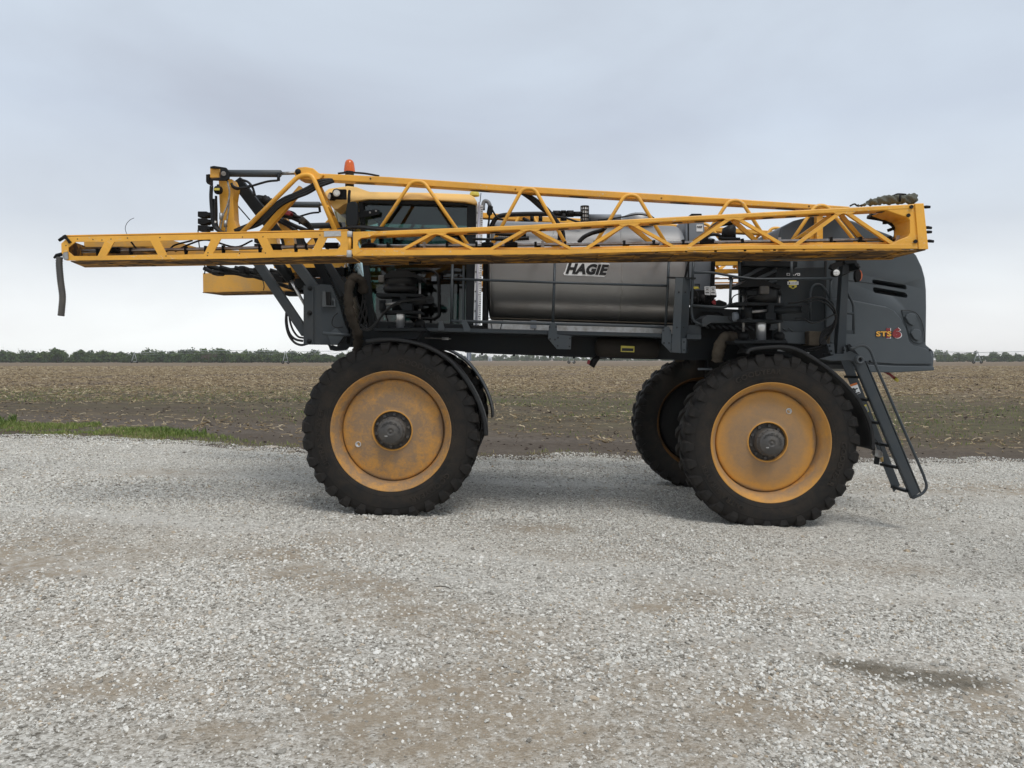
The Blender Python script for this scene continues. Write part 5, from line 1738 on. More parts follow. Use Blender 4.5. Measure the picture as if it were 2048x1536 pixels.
# floor, rear wall and console
fl = MB()
a, b = V(735, 655, YC + .02), V(945, 660, YC + .02)
fl.prism(Vector((a.x, CY, a.z)), Vector((b.x, CY, b.z)), 2 * (CY - YC) - .05, .05)
fl.build('floor', 'chassis', cabo)
a, b = V(938, 520, YC + .05), V(936, 655, YC + .05)
MB().prism(Vector((a.x, CY, a.z)), Vector((b.x, CY, b.z)), 2 * (CY - YC) - .1, .04, (1, 0, 0)).build('rear_panel', 'grey_dark', cabo)
a = V(850, 600, 9.1)
seat = MB()
seat.box((a.x, CY, a.z + .02), .50, .50, .16)
seat.prism((a.x + .24, CY, a.z + .05), (a.x + .36, CY, a.z + .78), .48, .14, (1, 0, 0))
seat.box((a.x, CY, a.z - .16), .34, .34, .22)
seat.box((a.x + .05, CY - .31, a.z + .26), .36, .09, .07)
seat.build('seat', 'black', cabo, .03, 3)
b = V(770, 575, 9.15)
stw = MB()
stw.tube([(b.x - .12, CY, b.z - .45), (b.x + .04, CY, b.z)], .05, 10)
c_ = Vector((b.x + .06, CY, b.z + .03))
ax = Vector((-.45, 0, .9)).normalized()
u = Vector((0, 1, 0))
w = ax.cross(u)
stw.tube([c_ + (u * math.cos(6.283 * i / 20) + w * math.sin(6.283 * i / 20)) * .2 for i in range(21)], .018, 8)
stw.build('steering_wheel', 'black', cabo)
a = V(890, 560, 8.8)
MB().box((a.x, 8.84, a.z), .45, .18, .30).build('console', 'grey_dark', cabo, .02)
a = V(795, 500, 8.95)
MB().box((a.x, 8.86, a.z), .04, .30, .22).build('monitor', 'black', cabo, .01)
# panes
gl = MB()
gl.poly([(728, 406), (936, 413), (934, 466), (731, 463)], YC + .03, .006).build('window', 'glass_dark', cabo)
MB().poly([(731, 470), (934, 472), (934, 652), (748, 646)], YC + .03, .006).build('window', 'glass', cabo)
MIR = True
MB().poly([(728, 406), (936, 413), (934, 466), (731, 463)], YC + .03, .006).build('window', 'glass_dark', cabo)
MB().poly([(731, 470), (934, 472), (934, 652), (748, 646)], YC + .03, .006).build('window', 'glass', cabo)
MIR = False
# curved windscreen
ws = MB()
vs, fs = [], []
rows = [((722, 402), (668, 412)), ((726, 460), (677, 455)), ((730, 520), (690, 522)), ((737, 580), (701, 585)), ((744, 648), (711, 645))]
nU = 16
for (na, nc) in rows:
    A_, C_ = V(*na, YC), V(*nc, CY)
    for i in range(nU + 1):
        t = -1 + 2 * i / nU
        e = (1 - abs(t) ** 2.6)
        vs.append(Vector((A_.x + (C_.x - A_.x) * e, CY + (CY - YC) * t, A_.z + (C_.z - A_.z) * e)))
for r_ in range(len(rows) - 1):
    for i in range(nU):
        b_ = r_ * (nU + 1) + i
        fs.append([b_, b_ + 1, b_ + nU + 2, b_ + nU + 1])
ws.add(vs, fs, True)
ws.build('windscreen', 'glass_clear', cabo)
# roof with its overhanging brow
roof = plate('roof', [(668, 419), (660, 409), (648, 392), (645, 380), (652, 372), (690, 365.5), (708, 368), (722, 374), (736, 379.5), (860, 382), (938, 385.5), (948, 392), (955, 405), (952, 409),
                      (930, 404), (855, 399), (736, 398), (710, 402), (688, 408), (676, 418)], 8.47, 2 * (CY - 8.47), 'yellow_skylit', cabo, .05, 4, lab='yellow cab roof with sky light in its paint')
zlo = V(800, 402, 8.47).z
for v_ in roof.data.vertices:            # the sides lean in towards the crown
    k_ = max(0.0, v_.co.z - zlo) * 0.75
    v_.co.y += k_ if v_.co.y < CY else -k_
for f in roof.data.polygons:
    f.use_smooth = True
a, b = V(728, 407, YC), V(942, 412, YC)
MB().prism(Vector((a.x, CY, a.z + .02)), Vector((b.x, CY, b.z + .02)), 2 * (CY - YC) - .02, .05).build('headliner', 'grey_dark', cabo)
# work lamps on the brow
def lamp(q, y, rpx, dirn, parent, hous='black'):
    p = V(*q, y)
    dv = Vector(dirn).normalized()
    r_ = px(rpx, y)
    hs = MB().tube([p + dv * .07, p + dv * .05, p - dv * .0, p - dv * .012], [r_ * .6, r_ * 1.0, r_ * 1.12, r_ * 1.05], 22).build('work_lamp', hous, parent)
    MB().tube([p - dv * .0125, p - dv * .020, p - dv * .023], [r_ * .86, r_ * .80, r_ * .4], 22).build('lens', 'lens_white', hs)
    return hs
lamp((673.5, 386.5), 8.36, 8.2, (-.1, 1, .05), cabo)
lamp((661, 393), 8.42, 7.2, (1, .8, 0), cabo)
MB().box(V(680, 389, 8.40), px(26, 8.4), .04, px(20, 8.4)).build('lamp_bracket', 'black', cabo, .01)
# mirror
mr = plate('mirror', [(694, 406), (703, 402.5), (711, 403), (715, 408), (716, 440), (713, 452), (700, 455), (692, 450), (691, 425)], 8.30, .06, 'grey_dark', cabo, .02, 3)
pipe('arm', [(699, 382, 8.38), (698, 392, 8.32), (698, 412, 8.32)], 2.8, 'black', mr)
mb_ = plate('door_bracket', [(716, 424), (752, 418), (759, 420), (758, 428), (750, 430), (718, 436)], 8.50, .03, 'grey_dark', cabo, .004)
for q in ((740, 425), (752, 422)):
    MB().lathe([(.001, -.014), (.009, -.014), (.011, 0)], V(*q, 8.50), 'Y', 12).build('bolt', 'silver', mb_)
MB().lathe([(.001, -.02), (.011, -.02), (.011, 0)], V(724, 445.5, 8.54), 'Y', 12).build('knob', 'black', cabo)
# beacon
bp = V(699, 344, 8.85)
zr = V(699, 370, 8.85).z
bc = MB().cyl((bp.x, 8.85, zr - .03), (bp.x, 8.85, bp.z + .004), .05, 18).build('beacon', 'black', cabo)
r_ = px(10.8, 8.85)
MB().lathe([(r_, .0), (r_ * 1.02, .012), (r_ * .97, .045), (r_ * .92, .07), (r_ * .82, .105), (r_ * .62, .128), (r_ * .3, .140), (.0005, .142)], bp, 'Z', 28).build('lens', 'beacon_amber', bc)
# door seal, small window frames and stickers in the lower glass
pipe('door_seal', [(792, 540), (862, 539), (877, 550), (878, 630), (868, 638), (812, 634)], 2.4, 'black', cabo, y=8.53, r=.08)
plate('sticker', [(863, 553), (873, 553), (873, 562), (863, 562)], 8.575, .003, 'tank_grey', cabo)
plate('panel', [(883, 618), (898, 618), (898, 642), (883, 642)], 8.60, .02, 'white_plastic', cabo)
plate('grab_rail', [(925, 531), (929, 531), (928, 640), (924, 640)], 8.52, .02, 'grey', cabo)
# antennas at the rear of the roof
pipe('antenna', [(960, 405, 8.9), (962, 386, 8.9)], .8, 'black', cabo, n=6)
MB().lathe([(.001, .05), (.05, .045), (.06, .02), (.06, 0)], V(949, 392, 9.3), 'Z', 18).build('receiver', 'label_yellow', cabo)

# ------------------------------------------------------------ chassis
fr = plate('frame_rail', [(700, 655), (850, 660), (1000, 664), (1427, 676), (1640, 684), (1690, 700), (1690, 716), (1427, 720.5), (1240, 716), (940, 704.5), (846, 693), (700, 690)], 8.48, .14, 'chassis', ROOT, .006)
MIR = True
plate('frame_rail', [(700, 655), (850, 660), (1000, 664), (1427, 676), (1640, 684), (1690, 700), (1690, 716), (1427, 720.5), (1240, 716), (940, 704.5), (846, 693), (700, 690)], 8.48, .14, 'chassis', ROOT, .006)
MIR = False
for q in (720, 880, 1060, 1260, 1400, 1560):
    a = V(q, 688 + (q - 900) * .018, 8.5)
    MB().prism(Vector((a.x, 8.6, a.z)), Vector((a.x, 2 * CY - 8.6, a.z)), .14, .12).build('cross_member', 'chassis', ROOT)
for (q, wd) in ((801, .22), (1522, .24)):
    a = V(q, 668 if q < 1000 else 694, 8.1)
    MB().prism(Vector((a.x, 8.0, a.z)), Vector((a.x, 2 * CY - 8.0, a.z)), wd, .16).build('axle', 'chassis', ROOT)
plate('rail_lip', [(930, 701), (1240, 712.5), (1428, 717), (1428, 720.8), (1240, 716.5), (930, 705)], 8.46, .02, 'grey_dark', fr)
for q in (964, 1028, 1100, 1148, 1222):
    p = V(q, 705 + (q - 940) * .038, 8.5)
    MB().cyl(p + Vector((0, 0, .01)), p - Vector((0, 0, .022)), .013, 6).build('bolt', 'chassis', fr)
# dark equipment between the rails
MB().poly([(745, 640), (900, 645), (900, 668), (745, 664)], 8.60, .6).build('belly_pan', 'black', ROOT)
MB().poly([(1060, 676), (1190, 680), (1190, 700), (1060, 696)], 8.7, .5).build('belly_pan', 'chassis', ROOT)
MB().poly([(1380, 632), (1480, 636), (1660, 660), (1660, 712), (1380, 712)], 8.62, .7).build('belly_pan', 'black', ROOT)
# air tank with its label
at_ = MB().tube(pts([(1190, 694.5), (1194, 694.5), (1200, 694.7), (1310, 697.5), (1315, 697.7), (1318, 697.8)], 8.40), [px(8, 8.4), px(16, 8.4), px(19, 8.4), px(19, 8.4), px(16, 8.4), px(8, 8.4)], 26).build('air_tank', 'air_tank_dust', ROOT, lab='dusty brown cylindrical air tank')
plate('label', [(1242, 691.5), (1269, 692.5), (1268.5, 704.5), (1241.5, 703.5)], 8.288, .004, 'label_yellow', at_)
plate('label_text', [(1244, 696), (1267, 696.8), (1266.6, 702.5), (1243.6, 701.8)], 8.285, .003, 'ink', at_)
vl = MB().tube(pts([(1196, 714), (1190, 720), (1182, 732)], 8.45), [.03, .036, .042], 12).build('drain_valve', 'black', ROOT)
MB().prism(V(1178, 720, 8.42), V(1176, 728, 8.42), .015, .03).build('handle', 'red', vl)
pipe('bar', [(1196, 717, 8.46), (1212, 718, 8.46), (1213, 714, 8.46)], 1.2, 'grey_dark', ROOT)
rod = pipe('stay_rod', [(850, 676, 8.42), (902, 677.5, 8.42)], 1.3, 'worn_metal', ROOT)
MB().cyl(V(884, 677, 8.42), V(897, 677.4, 8.42), px(2.8, 8.4), 10).build('turnbuckle', 'silver', rod)

# walkway beside the tank
wk = plate('walkway', [(852, 655.5), (940, 657), (1280, 665.5), (1345, 668), (1345, 676), (1280, 673), (938, 664.6), (852, 662.5)], 8.06, .42, 'grey', ROOT, .004)
for lst in ([(878, 642), (885, 642), (889, 656), (887, 661), (876, 661)], [(923, 642), (933, 641.5), (941, 657), (940, 663), (928, 663)]):
    plate('tab', lst, 8.045, .012, 'grey_light', wk)
plate('bracket', [(1103.6, 644), (1109.5, 644), (1114, 652), (1114, 668.5), (1142.7, 671.4), (1141.7, 698.7), (1114, 698), (1096, 677), (1098, 652)], 8.035, .016, 'grey_light', wk)
plate('bracket', [(1332, 653), (1338, 653), (1343, 662.5), (1343, 676.6), (1373, 676.6), (1371, 706), (1341.6, 704.7), (1323.6, 686), (1324.4, 659)], 8.035, .016, 'grey_light', wk)
for q in ((1099.5, 654), (1112, 654), (1100, 678), (1110, 679), (1116, 675.5), (1140, 677), (1115.5, 691.5), (1139, 693), (1327, 661), (1341, 661), (1328, 686), (1338, 686), (1344, 684), (1368, 684), (1343, 699), (1368, 700)):
    MB().lathe([(.001, -.007), (.0075, -.007), (.009, 0)], V(*q, 8.035), 'Y', 8).build('bolt', 'ink', wk)
plate('step', [(1374, 669), (1403, 670), (1402.5, 679), (1373, 678)], 8.06, .30, 'grey', wk, .004)
# angle post
ap = plate('angle_post', [(1351, 555), (1366, 556), (1361, 664), (1361, 706), (1343, 704), (1345, 664)], 8.02, .010, 'grey_light', ROOT)
mb = MB()
A_ = pts([(1366, 556), (1361, 664), (1361, 706)], 8.02)
B_ = pts([(1381, 557), (1376, 664), (1374, 706)], 8.10)
vs = A_ + B_
mb.add(vs + [v_ + Vector((.004, .008, 0)) for v_ in vs], [[0, 3, 4, 1], [1, 4, 5, 2], [6, 7, 10, 9], [7, 8, 11, 10], [0, 6, 9, 3], [2, 5, 11, 8], [0, 1, 7, 6], [1, 2, 8, 7], [3, 9, 10, 4], [4, 10, 11, 5]])
mb.build('flange', 'grey', ap)
MB().prism(V(1334, 555, 8.06), V(1391, 557, 8.06), .04, .016).build('cap_bar', 'grey_dark', ap)
for q in ((1358, 584), (1371, 584), (1354, 655), (1367, 655)):
    MB().lathe([(.001, -.007), (.0075, -.007), (.009, 0)], V(q[0], q[1], 8.018 if q[0] < 1364 else 8.05), 'Y', 8).build('bolt', 'ink', ap)

# handrails
hr = pipe('handrail', [(907, 558), (1108, 565), (1334, 571.5)], 2.6, 'grey', ROOT, y=8.12)
pipe('rail', [(903, 642), (1100, 647.5), (1280, 652), (1330, 654.5)], 3.0, 'grey_light', hr, y=8.12)
pipe('post', [(905, 529, 8.13), (902.5, 646, 8.13)], 2.6, 'grey', hr)
pipe('post', [(1109.8, 522, 8.13), (1105.6, 648, 8.13)], 2.8, 'grey', hr)
pipe('post', [(1338, 520, 8.13), (1336, 560, 8.13), (1331, 655, 8.13)], 2.8, 'grey', hr)
hr2 = pipe('handrail', [(1387, 520, 8.14), (1385, 560, 8.14), (1383, 625, 8.14), (1386, 642, 8.14), (1404, 650, 8.14)], 2.7, 'grey', ROOT, r=.08)
pipe('rail', [(1388, 545), (1424, 545), (1474, 554), (1512, 558.6), (1560, 558), (1664, 557)], 2.6, 'grey', hr2, y=8.10, r=.06)
pipe('rail', [(1385, 611), (1448, 615.5), (1460, 610), (1462, 551)], 2.7, 'grey', hr2, y=8.12, r=.10)
pipe('post', [(1478, 520), (1479, 554)], 2.7, 'grey', hr2, y=8.12)
pipe('post', [(1583, 523), (1583, 557)], 2.7, 'grey', hr2, y=8.12)
pipe('post', [(1662, 557), (1660, 602)], 2.7, 'grey', hr2, y=8.12)
MB().prism(V(1428, 517, 8.1), V(1486, 516, 8.1), .10, .04).build('boom_rest', 'grey_dark', hr2)
MB().prism(V(1378, 520, 8.3), V(1370, 556, 8.3), .02, .02).build('strut', 'black', hr2)

# ------------------------------------------------------------ tank
TK = MB()
xa, xb = V(976, 560, 8.6).x, V(1372, 560, 8.6).x
def tank_mid(x):
    t = (x - xa) / (xb - xa)
    return CZ + (HOR - (537 + 11 * t)) * 8.75 / FPX
vs, fs = [], []
secs = [(0, .86), (.006, .93), (.016, .97), (.035, 1.0)] + [(.035 + .93 * k / 10, 1.0) for k in range(1, 11)] + [(.984, .97), (.994, .93), (1.0, .86)]
nT = 56
SY, SZ = .66, .585
for (t, s_) in secs:
    x = xa + (xb - xa) * t
    for k in range(nT):
        a = 2 * math.pi * k / nT
        ca, sa = math.cos(a), math.sin(a)
        e = 2 / 2.5
        y_ = math.copysign(abs(ca) ** e, ca) * (SY - (1 - s_) * .4)
        z_ = math.copysign(abs(sa) ** e, sa) * (SZ - (1 - s_) * .4)
        vs.append(Vector((x, CY + y_, tank_mid(x) + z_)))
for i in range(len(secs) - 1):
    for k in range(nT):
        fs.append([i * nT + k, i * nT + (k + 1) % nT, (i + 1) * nT + (k + 1) % nT, (i + 1) * nT + k])
TK.add(vs, fs, True)
TK.add(vs[:nT], [list(range(nT))])
TK.add(vs[-nT:], [list(range(nT))])
tank = TK.build('product_tank', 'steel', ROOT, lab='brushed stainless steel spray tank')
YTK = CY - SY
# decal with white outline
Qd = ((1139, 527.5), (1213, 530.5), (1133, 546))
plate('decal_outline', [(1136, 522.5), (1150, 522.8), (1218, 526), (1219.5, 529), (1216, 535.5), (1212, 551.5), (1208, 553.8), (1170, 551.8), (1129, 550.5), (1126.5, 547), (1130, 542)], YTK - .004, .003, 'sticker', tank)
decal('decal', 'HAGIE', Qd, YTK - .008, 'ink', tank, bold=.06, th=.003)
# weld seams
for t in (.012, .33, .672):
    x = xa + (xb - xa) * t
    ring = []
    for k in range(49):
        a = 2 * math.pi * k / 48
        ca, sa = math.cos(a), math.sin(a)
        e = 2 / 2.5
        s_ = 1.001 if t > .02 else .975
        ring.append(Vector((x, CY + math.copysign(abs(ca) ** e, ca) * SY * s_, tank_mid(x) + math.copysign(abs(sa) ** e, sa) * SZ * s_)))
    MB().tube(ring, .004, 6, cap=False).build('weld_seam', 'steel_pipe', tank)
sd = plate('reflection_strip', [(976, 640), (1140, 645), (1372, 652), (1372, 668), (1140, 662), (976, 657)], 8.56, .9, 'steel_pipe', ROOT)  # pale plate added for gravel light reflected on the tank's lower side
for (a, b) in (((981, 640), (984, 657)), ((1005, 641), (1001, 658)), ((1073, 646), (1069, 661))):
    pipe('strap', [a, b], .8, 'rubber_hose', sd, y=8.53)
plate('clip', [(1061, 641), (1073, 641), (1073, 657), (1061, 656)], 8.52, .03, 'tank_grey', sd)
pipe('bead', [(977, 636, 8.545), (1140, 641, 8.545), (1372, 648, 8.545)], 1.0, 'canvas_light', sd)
# plumbing on the tank top
pl = pipe('fill_hose', [(983, 470, 8.72), (984, 452, 8.72), (993, 436, 8.72), (1012, 430, 8.72), (1060, 428, 8.72), (1112, 428, 8.72)], 4.6, 'rubber_hose', ROOT, soft=True)
for (a, b, r_) in (((1106, 427.5), (1120, 427.5), 6.5), ((1119, 427.5), (1134, 427.5), 5.6), ((1134, 427.5), (1147, 427.5), 6.8), ((1146, 428), (1163, 428), 5)):
    MB().cyl(V(*a, 8.72), V(*b, 8.72), px(r_, 8.72), 16).build('coupling', 'black', pl)
MB().cyl(V(1127, 427, 8.72), V(1127, 441, 8.72), px(6.5, 8.72), 16).build('coupling', 'black', pl)
MB().poly([(1122, 420.5), (1132, 420.5), (1132, 424), (1122, 424)], 8.68, .08).build('cap', 'black', pl)
bk = MB().cyl(V(1169.5, 413, 8.74), V(1169.5, 446, 8.74), px(7.4, 8.74), 20).build('strainer', 'white_plastic', ROOT)
for k in range(5):
    p = V(1169.5, 413 + k * 7.6, 8.74)
    MB().lathe([(px(7.4, 8.74), -.006), (px(8.6, 8.74), -.005), (px(8.6, 8.74), .005), (px(7.4, 8.74), .006)], p, 'Z', 20).build('cage_ring', 'black', bk)
for k in range(10):
    a = 6.283 * k / 10 + .2
    o_ = Vector((math.cos(a), math.sin(a), 0)) * px(8.2, 8.74)
    MB().prism(V(1169.5, 412.5, 8.74) + o_, V(1169.5, 446, 8.74) + o_, .008, .008).build('cage_bar', 'black', bk)
MB().cyl(V(1178, 436, 8.80), V(1242, 436.5, 8.80), px(7.5, 8.8), 18).build('vent_pipe', 'tank_grey', ROOT)
lid = MB().lathe([(.001, .085), (.10, .08), (.17, .05), (.185, .02), (.19, -.05)], V(1275, 442, 8.95), 'Z', 32).build('lid', 'steel', ROOT)
MB().box(V(1277, 428, 8.95), .09, .06, .025).build('latch', 'black', lid)
pipe('hose', [(1196, 440, 8.7), (1225, 437, 8.68), (1250, 433, 8.68), (1275, 429, 8.7), (1300, 432, 8.72), (1312, 440, 8.74)], 1.6, 'rubber_hose', ROOT, soft=True)
pipe('hose', [(1100, 432, 8.66), (1130, 436, 8.64), (1150, 442, 8.62), (1165, 446, 8.62)], 2.2, 'rubber_hose', ROOT, soft=True)
for q in (1064, 1081):
    MB().cyl(V(q, 432, 8.72), V(q, 442, 8.72), px(4, 8.72), 12).build('clamp', 'black', pl)

# sight gauge: white scale beside a clear tube
gg = plate('sight_gauge', [(953.5, 410), (966, 410), (961.5, 650), (947, 650)], 8.50, .02, 'sticker', ROOT)
pipe('tube', [(958.5, 404, 8.485), (952.8, 652, 8.485)], 2.2, 'gauge', gg)
for k in range(54):
    t = (k + .5) / 54
    cx, cy = 966 - 4.5 * t, 412 + 236 * t
    w_ = 6 if k % 5 == 0 else 4
    plate('tick', [(cx - w_, cy), (cx - .6, cy), (cx - .6, cy + .9), (cx - w_, cy + .9)], 8.497, .002, 'ink', gg)
for k, s_ in enumerate(('12', '11', '10', '9', '8', '7', '6', '5', '4', '3', '2', '1')):
    t = (k + .6) / 12
    cx, cy = 953.5 - 6.3 * t, 412 + 236 * t
    decal('numeral', s_, ((cx + .4, cy), (cx + 3.4, cy), (cx + .4, cy + 3.4)), 8.4965, 'ink', gg, .03, th=.001)
MB().tube(smooth_path(pts([(966, 420), (967, 406), (971, 402), (977, 405), (980, 412)], 8.6), 4), px(4, 8.6), 12).build('elbow', 'tank_grey', gg)
MB().poly([(976, 410), (986, 412), (984, 427), (978, 431), (973, 426)], 8.56, .07).build('connector', 'black', gg, .008)
pipe('hose', [(979, 428, 8.6), (978, 440, 8.6), (976, 456, 8.6), (975, 480, 8.6)], 2.0, 'rubber_hose', gg, soft=True)
pipe('cable', [(982, 414, 8.6), (988, 426, 8.6), (996, 436, 8.62), (1010, 440, 8.64)], 1.8, 'rubber_hose', gg, soft=True)
MB().box(V(954, 655, 8.50), px(26, 8.5), .08, px(8, 8.5)).build('manifold', 'black', gg, .01)
MB().poly([(966, 520), (976, 520), (974, 655), (964, 655)], 8.66, .5).build('backing', 'black', ROOT)

# rinse tank and plumbing behind it
rt = plate('rinse_tank', [(1370, 437), (1376, 432), (1402, 430), (1408, 434), (1410, 470), (1432, 478), (1430, 600), (1388, 606), (1372, 560)], 8.92, .5, 'tank_grey', ROOT, .03, 3)
plate('label', [(1393, 449), (1406, 449), (1406, 463), (1393, 463)], 8.915, .004, 'sticker', rt)
decal('lettering', 'NSF', ((1394.5, 451.5), (1404.5, 451.5), (1394.5, 456)), 8.912, 'ink', rt, .02, th=.002)
plate('seam', [(1375.5, 440), (1378, 440), (1379, 600), (1376, 600)], 8.914, .004, 'grey_dark', rt)
MB().poly([(1382, 427), (1404, 427), (1404, 432), (1382, 432)], 8.98, .2).build('cap', 'black', rt, .01)
plate('strap', [(1424, 520), (1431, 520), (1428, 582), (1422, 582)], 8.88, .04, 'grey_dark', rt)
plate('bracket', [[(1388, 566), (1403, 566), (1403, 580), (1388, 580)], [(1390, 568), (1400, 568), (1400, 580.0 - .5), (1390, 579.5)]], 8.9, .02, 'tank_grey', rt)
cp = plate('control_panel', [(1385, 580), (1432, 580), (1434, 594), (1424, 598), (1385, 596)], 8.6, .16, 'black', ROOT, .01)
for q in (1409, 1420.5):
    pn_ = plate('instruction_label', [(q, 573), (q + 10.5, 572.6), (q + 11.4, 590.2), (q + 1, 589.4)], 8.56, .01, 'sticker', cp)
    plate('print', [(q + 2, 575), (q + 9, 575), (q + 9.1, 576.6), (q + 2.1, 576.6)], 8.557, .003, 'tank_grey', pn_)
    MB().tube([V(q + 3 + 5 * i / 6, 580.5 - 1.8 * math.sin(math.pi * i / 6), 8.557) for i in range(7)], .0035, 6).build('print', 'ink', pn_)
    for k in range(4):
        plate('print', [(q + 2.4 + k * 1.8, 583.6), (q + 3.4 + k * 1.8, 583.6), (q + 3.4 + k * 1.8, 586.4), (q + 2.4 + k * 1.8, 586.4)], 8.557, .003, 'ink', pn_)
for k in range(5):
    q = 1389 + k * 8.5
    MB().tube(pts([(q, 594), (q, 600), (q + 1, 608)], 8.62), [.03, .022, .03], 12).build('valve', 'black', cp)
MB().cyl(V(1385, 606, 8.62), V(1428, 606, 8.62), px(3.8, 8.62), 12).build('manifold', 'black', cp)
MB().tube(pts([(1402, 590), (1406, 600), (1408, 606)], 8.55), [.04, .034, .028], 14).build('strainer', 'black', cp)
MB().poly([(1428, 600), (1431, 598), (1432, 609), (1428, 609), (1424, 606), (1424, 603)], 8.58, .03).build('handle', 'red', cp)
MB().poly([(1387, 573), (1396, 573), (1399, 577), (1387, 578)], 8.6, .05).build('handle', 'label_yellow', cp)
pipe('hose', [(1383, 577, 8.5), (1391, 582, 8.5), (1396, 592, 8.5), (1397, 604, 8.5)], 1.9, 'rubber_hose', cp, soft=True)
plate('cover', [(1432, 604), (1438, 599), (1446, 602), (1454, 605), (1455, 613), (1430, 612)], 8.7, .3, 'grey_dark', ROOT, .01)
MB().poly([(1374, 614), (1480, 619), (1480, 640), (1374, 640)], 8.56, .5).build('deck', 'black', ROOT)
plate('deck_frame', [[(1384, 617), (1480, 619), (1482, 650), (1384, 646)], [(1392, 632), (1396, 626), (1404, 623), (1440, 624), (1448, 632), (1410, 633), (1404, 637), (1392, 639)]], 8.45, .05, 'grey_dark', ROOT)
plate('tool_box', [(1404, 637), (1415, 630), (1482, 634), (1480, 646), (1422, 646), (1411, 653), (1404, 653)], 8.14, .32, 'grey', ROOT, .006)
plate('side_sheet', [(1374, 650), (1402, 650), (1402, 672), (1374, 671)], 8.2, .04, 'grey', ROOT)
for k in range(14):
    q = 1408 + k * 13
    if 1500 < q < 1545:
        continue
    MB().prism(V(q, 650 + k * .5, 8.3), V(q + 8, 656 + k * .5, 8.36), .012, .03, (0, 1, 0)).build('grating_bar', 'grey_light', ROOT)
MB().tube(pts([(1466, 634), (1476, 633)], 8.0), [.05, .05], 14).build('reservoir', 'tank_grey', ROOT, .01)
# black canister in the lattice gap
ca = MB().tube(pts([(1466, 446), (1464, 455), (1458, 462), (1457, 480)], 8.7), [px(4, 8.7), px(9, 8.7), px(14, 8.7), px(15, 8.7)], 20).build('fuel_filler', 'black', ROOT)
pipe('hose', [(1448, 478, 8.7), (1436, 470, 8.7), (1420, 470, 8.7), (1400, 480, 8.7)], 3.4, 'rubber_hose', ca, soft=True)
pipe('bar', [(1437, 477, 8.62), (1480, 478, 8.62)], 3, 'grey_dark', ca)

# ------------------------------------------------------------ engine hood
YH = 8.42
def cutter(loops, y0, th):
    me_o = MB().poly(loops, y0, th).build('cut', None, None)
    return me_o
hood_out = [(1556, 508), (1557, 475), (1562, 455), (1588, 441), (1620, 433), (1664, 432), (1705, 441), (1745, 456), (1783, 470), (1812, 488), (1834, 511), (1845, 534), (1851, 556), (1853.5, 580), (1854, 615), (1853.5, 660), (1853, 690),
            (1862, 697), (1868, 702), (1869.5, 712), (1868, 730), (1867, 738), (1790, 737), (1706, 731), (1690, 700), (1660, 690), (1556, 686)]
hood = plate('engine_hood', hood_out, YH, 2 * (CY - YH), 'hood', ROOT, .14, 7, lab='smooth dark grey engine hood')
for f in hood.data.polygons:
    f.use_smooth = True
v1 = [(1753.3, 558.5), (1754.6, 557.3), (1757.5, 557), (1787, 561.6), (1817, 566.4), (1821, 569), (1823, 573), (1822, 577), (1818, 576.8), (1788, 571.6), (1757.5, 566.4), (1753.8, 564)]
v2 = [(1754.7, 574.4), (1756, 573), (1759, 572.7), (1788, 577.6), (1818, 583), (1822, 585.5), (1824.7, 589), (1823.6, 593.6), (1820, 594), (1790, 589.4), (1759, 584), (1755.5, 581)]
cuts = [cutter(v1, YH - .1, .32), cutter(v2, YH - .1, .32)]
def bake(o, cutters):
    for c_ in cutters:
        b = o.modifiers.new('cut', 'BOOLEAN')
        b.object = c_
        b.operation = 'DIFFERENCE'
        b.solver = 'EXACT'
    dg = bpy.context.evaluated_depsgraph_get()
    me = bpy.data.meshes.new_from_object(o.evaluated_get(dg))
    o.modifiers.clear()
    o.data = me
    me.set_sharp_from_angle(angle=R(32))
    o.modifiers.new('normals', 'WEIGHTED_NORMAL').keep_sharp = True
    for c_ in cutters:
        d_ = c_.data
        bpy.data.objects.remove(c_)
        bpy.data.meshes.remove(d_)
bake(hood, cuts)
for lst in (v1, v2):
    plate('vent_back', [(p[0], p[1]) for p in lst], YH + .19, .01, 'ink', hood)
MB().prism(V(1785, 565, YH + .10), V(1812, 572, YH + .12), .02, .014).build('pipe', 'chrome', hood)
MB().prism(V(1790, 582, YH + .10), V(1820, 590, YH + .12), .02, .014).build('pipe', 'chrome', hood)
# bulged lower side panel with a soft shoulder
sp = plate('side_panel', [(1652, 596), (1695, 598), (1737, 606), (1772, 613), (1790, 622), (1802, 636), (1812, 656), (1820, 684), (1828, 690), (1852, 697), (1864, 704), (1866.5, 714), (1865, 728), (1790, 728), (1712, 722), (1692, 695), (1652, 684)], YH - .035, .12, 'hood', hood, .034, 5)
for f in sp.data.polygons:
    f.use_smooth = True
plate('skirt', [(1706, 728), (1790, 731.5), (1868.5, 733), (1869, 741), (1790, 745), (1738, 744.5), (1706, 739)], YH - .045, 1.5, 'hood', hood, .012, 3)
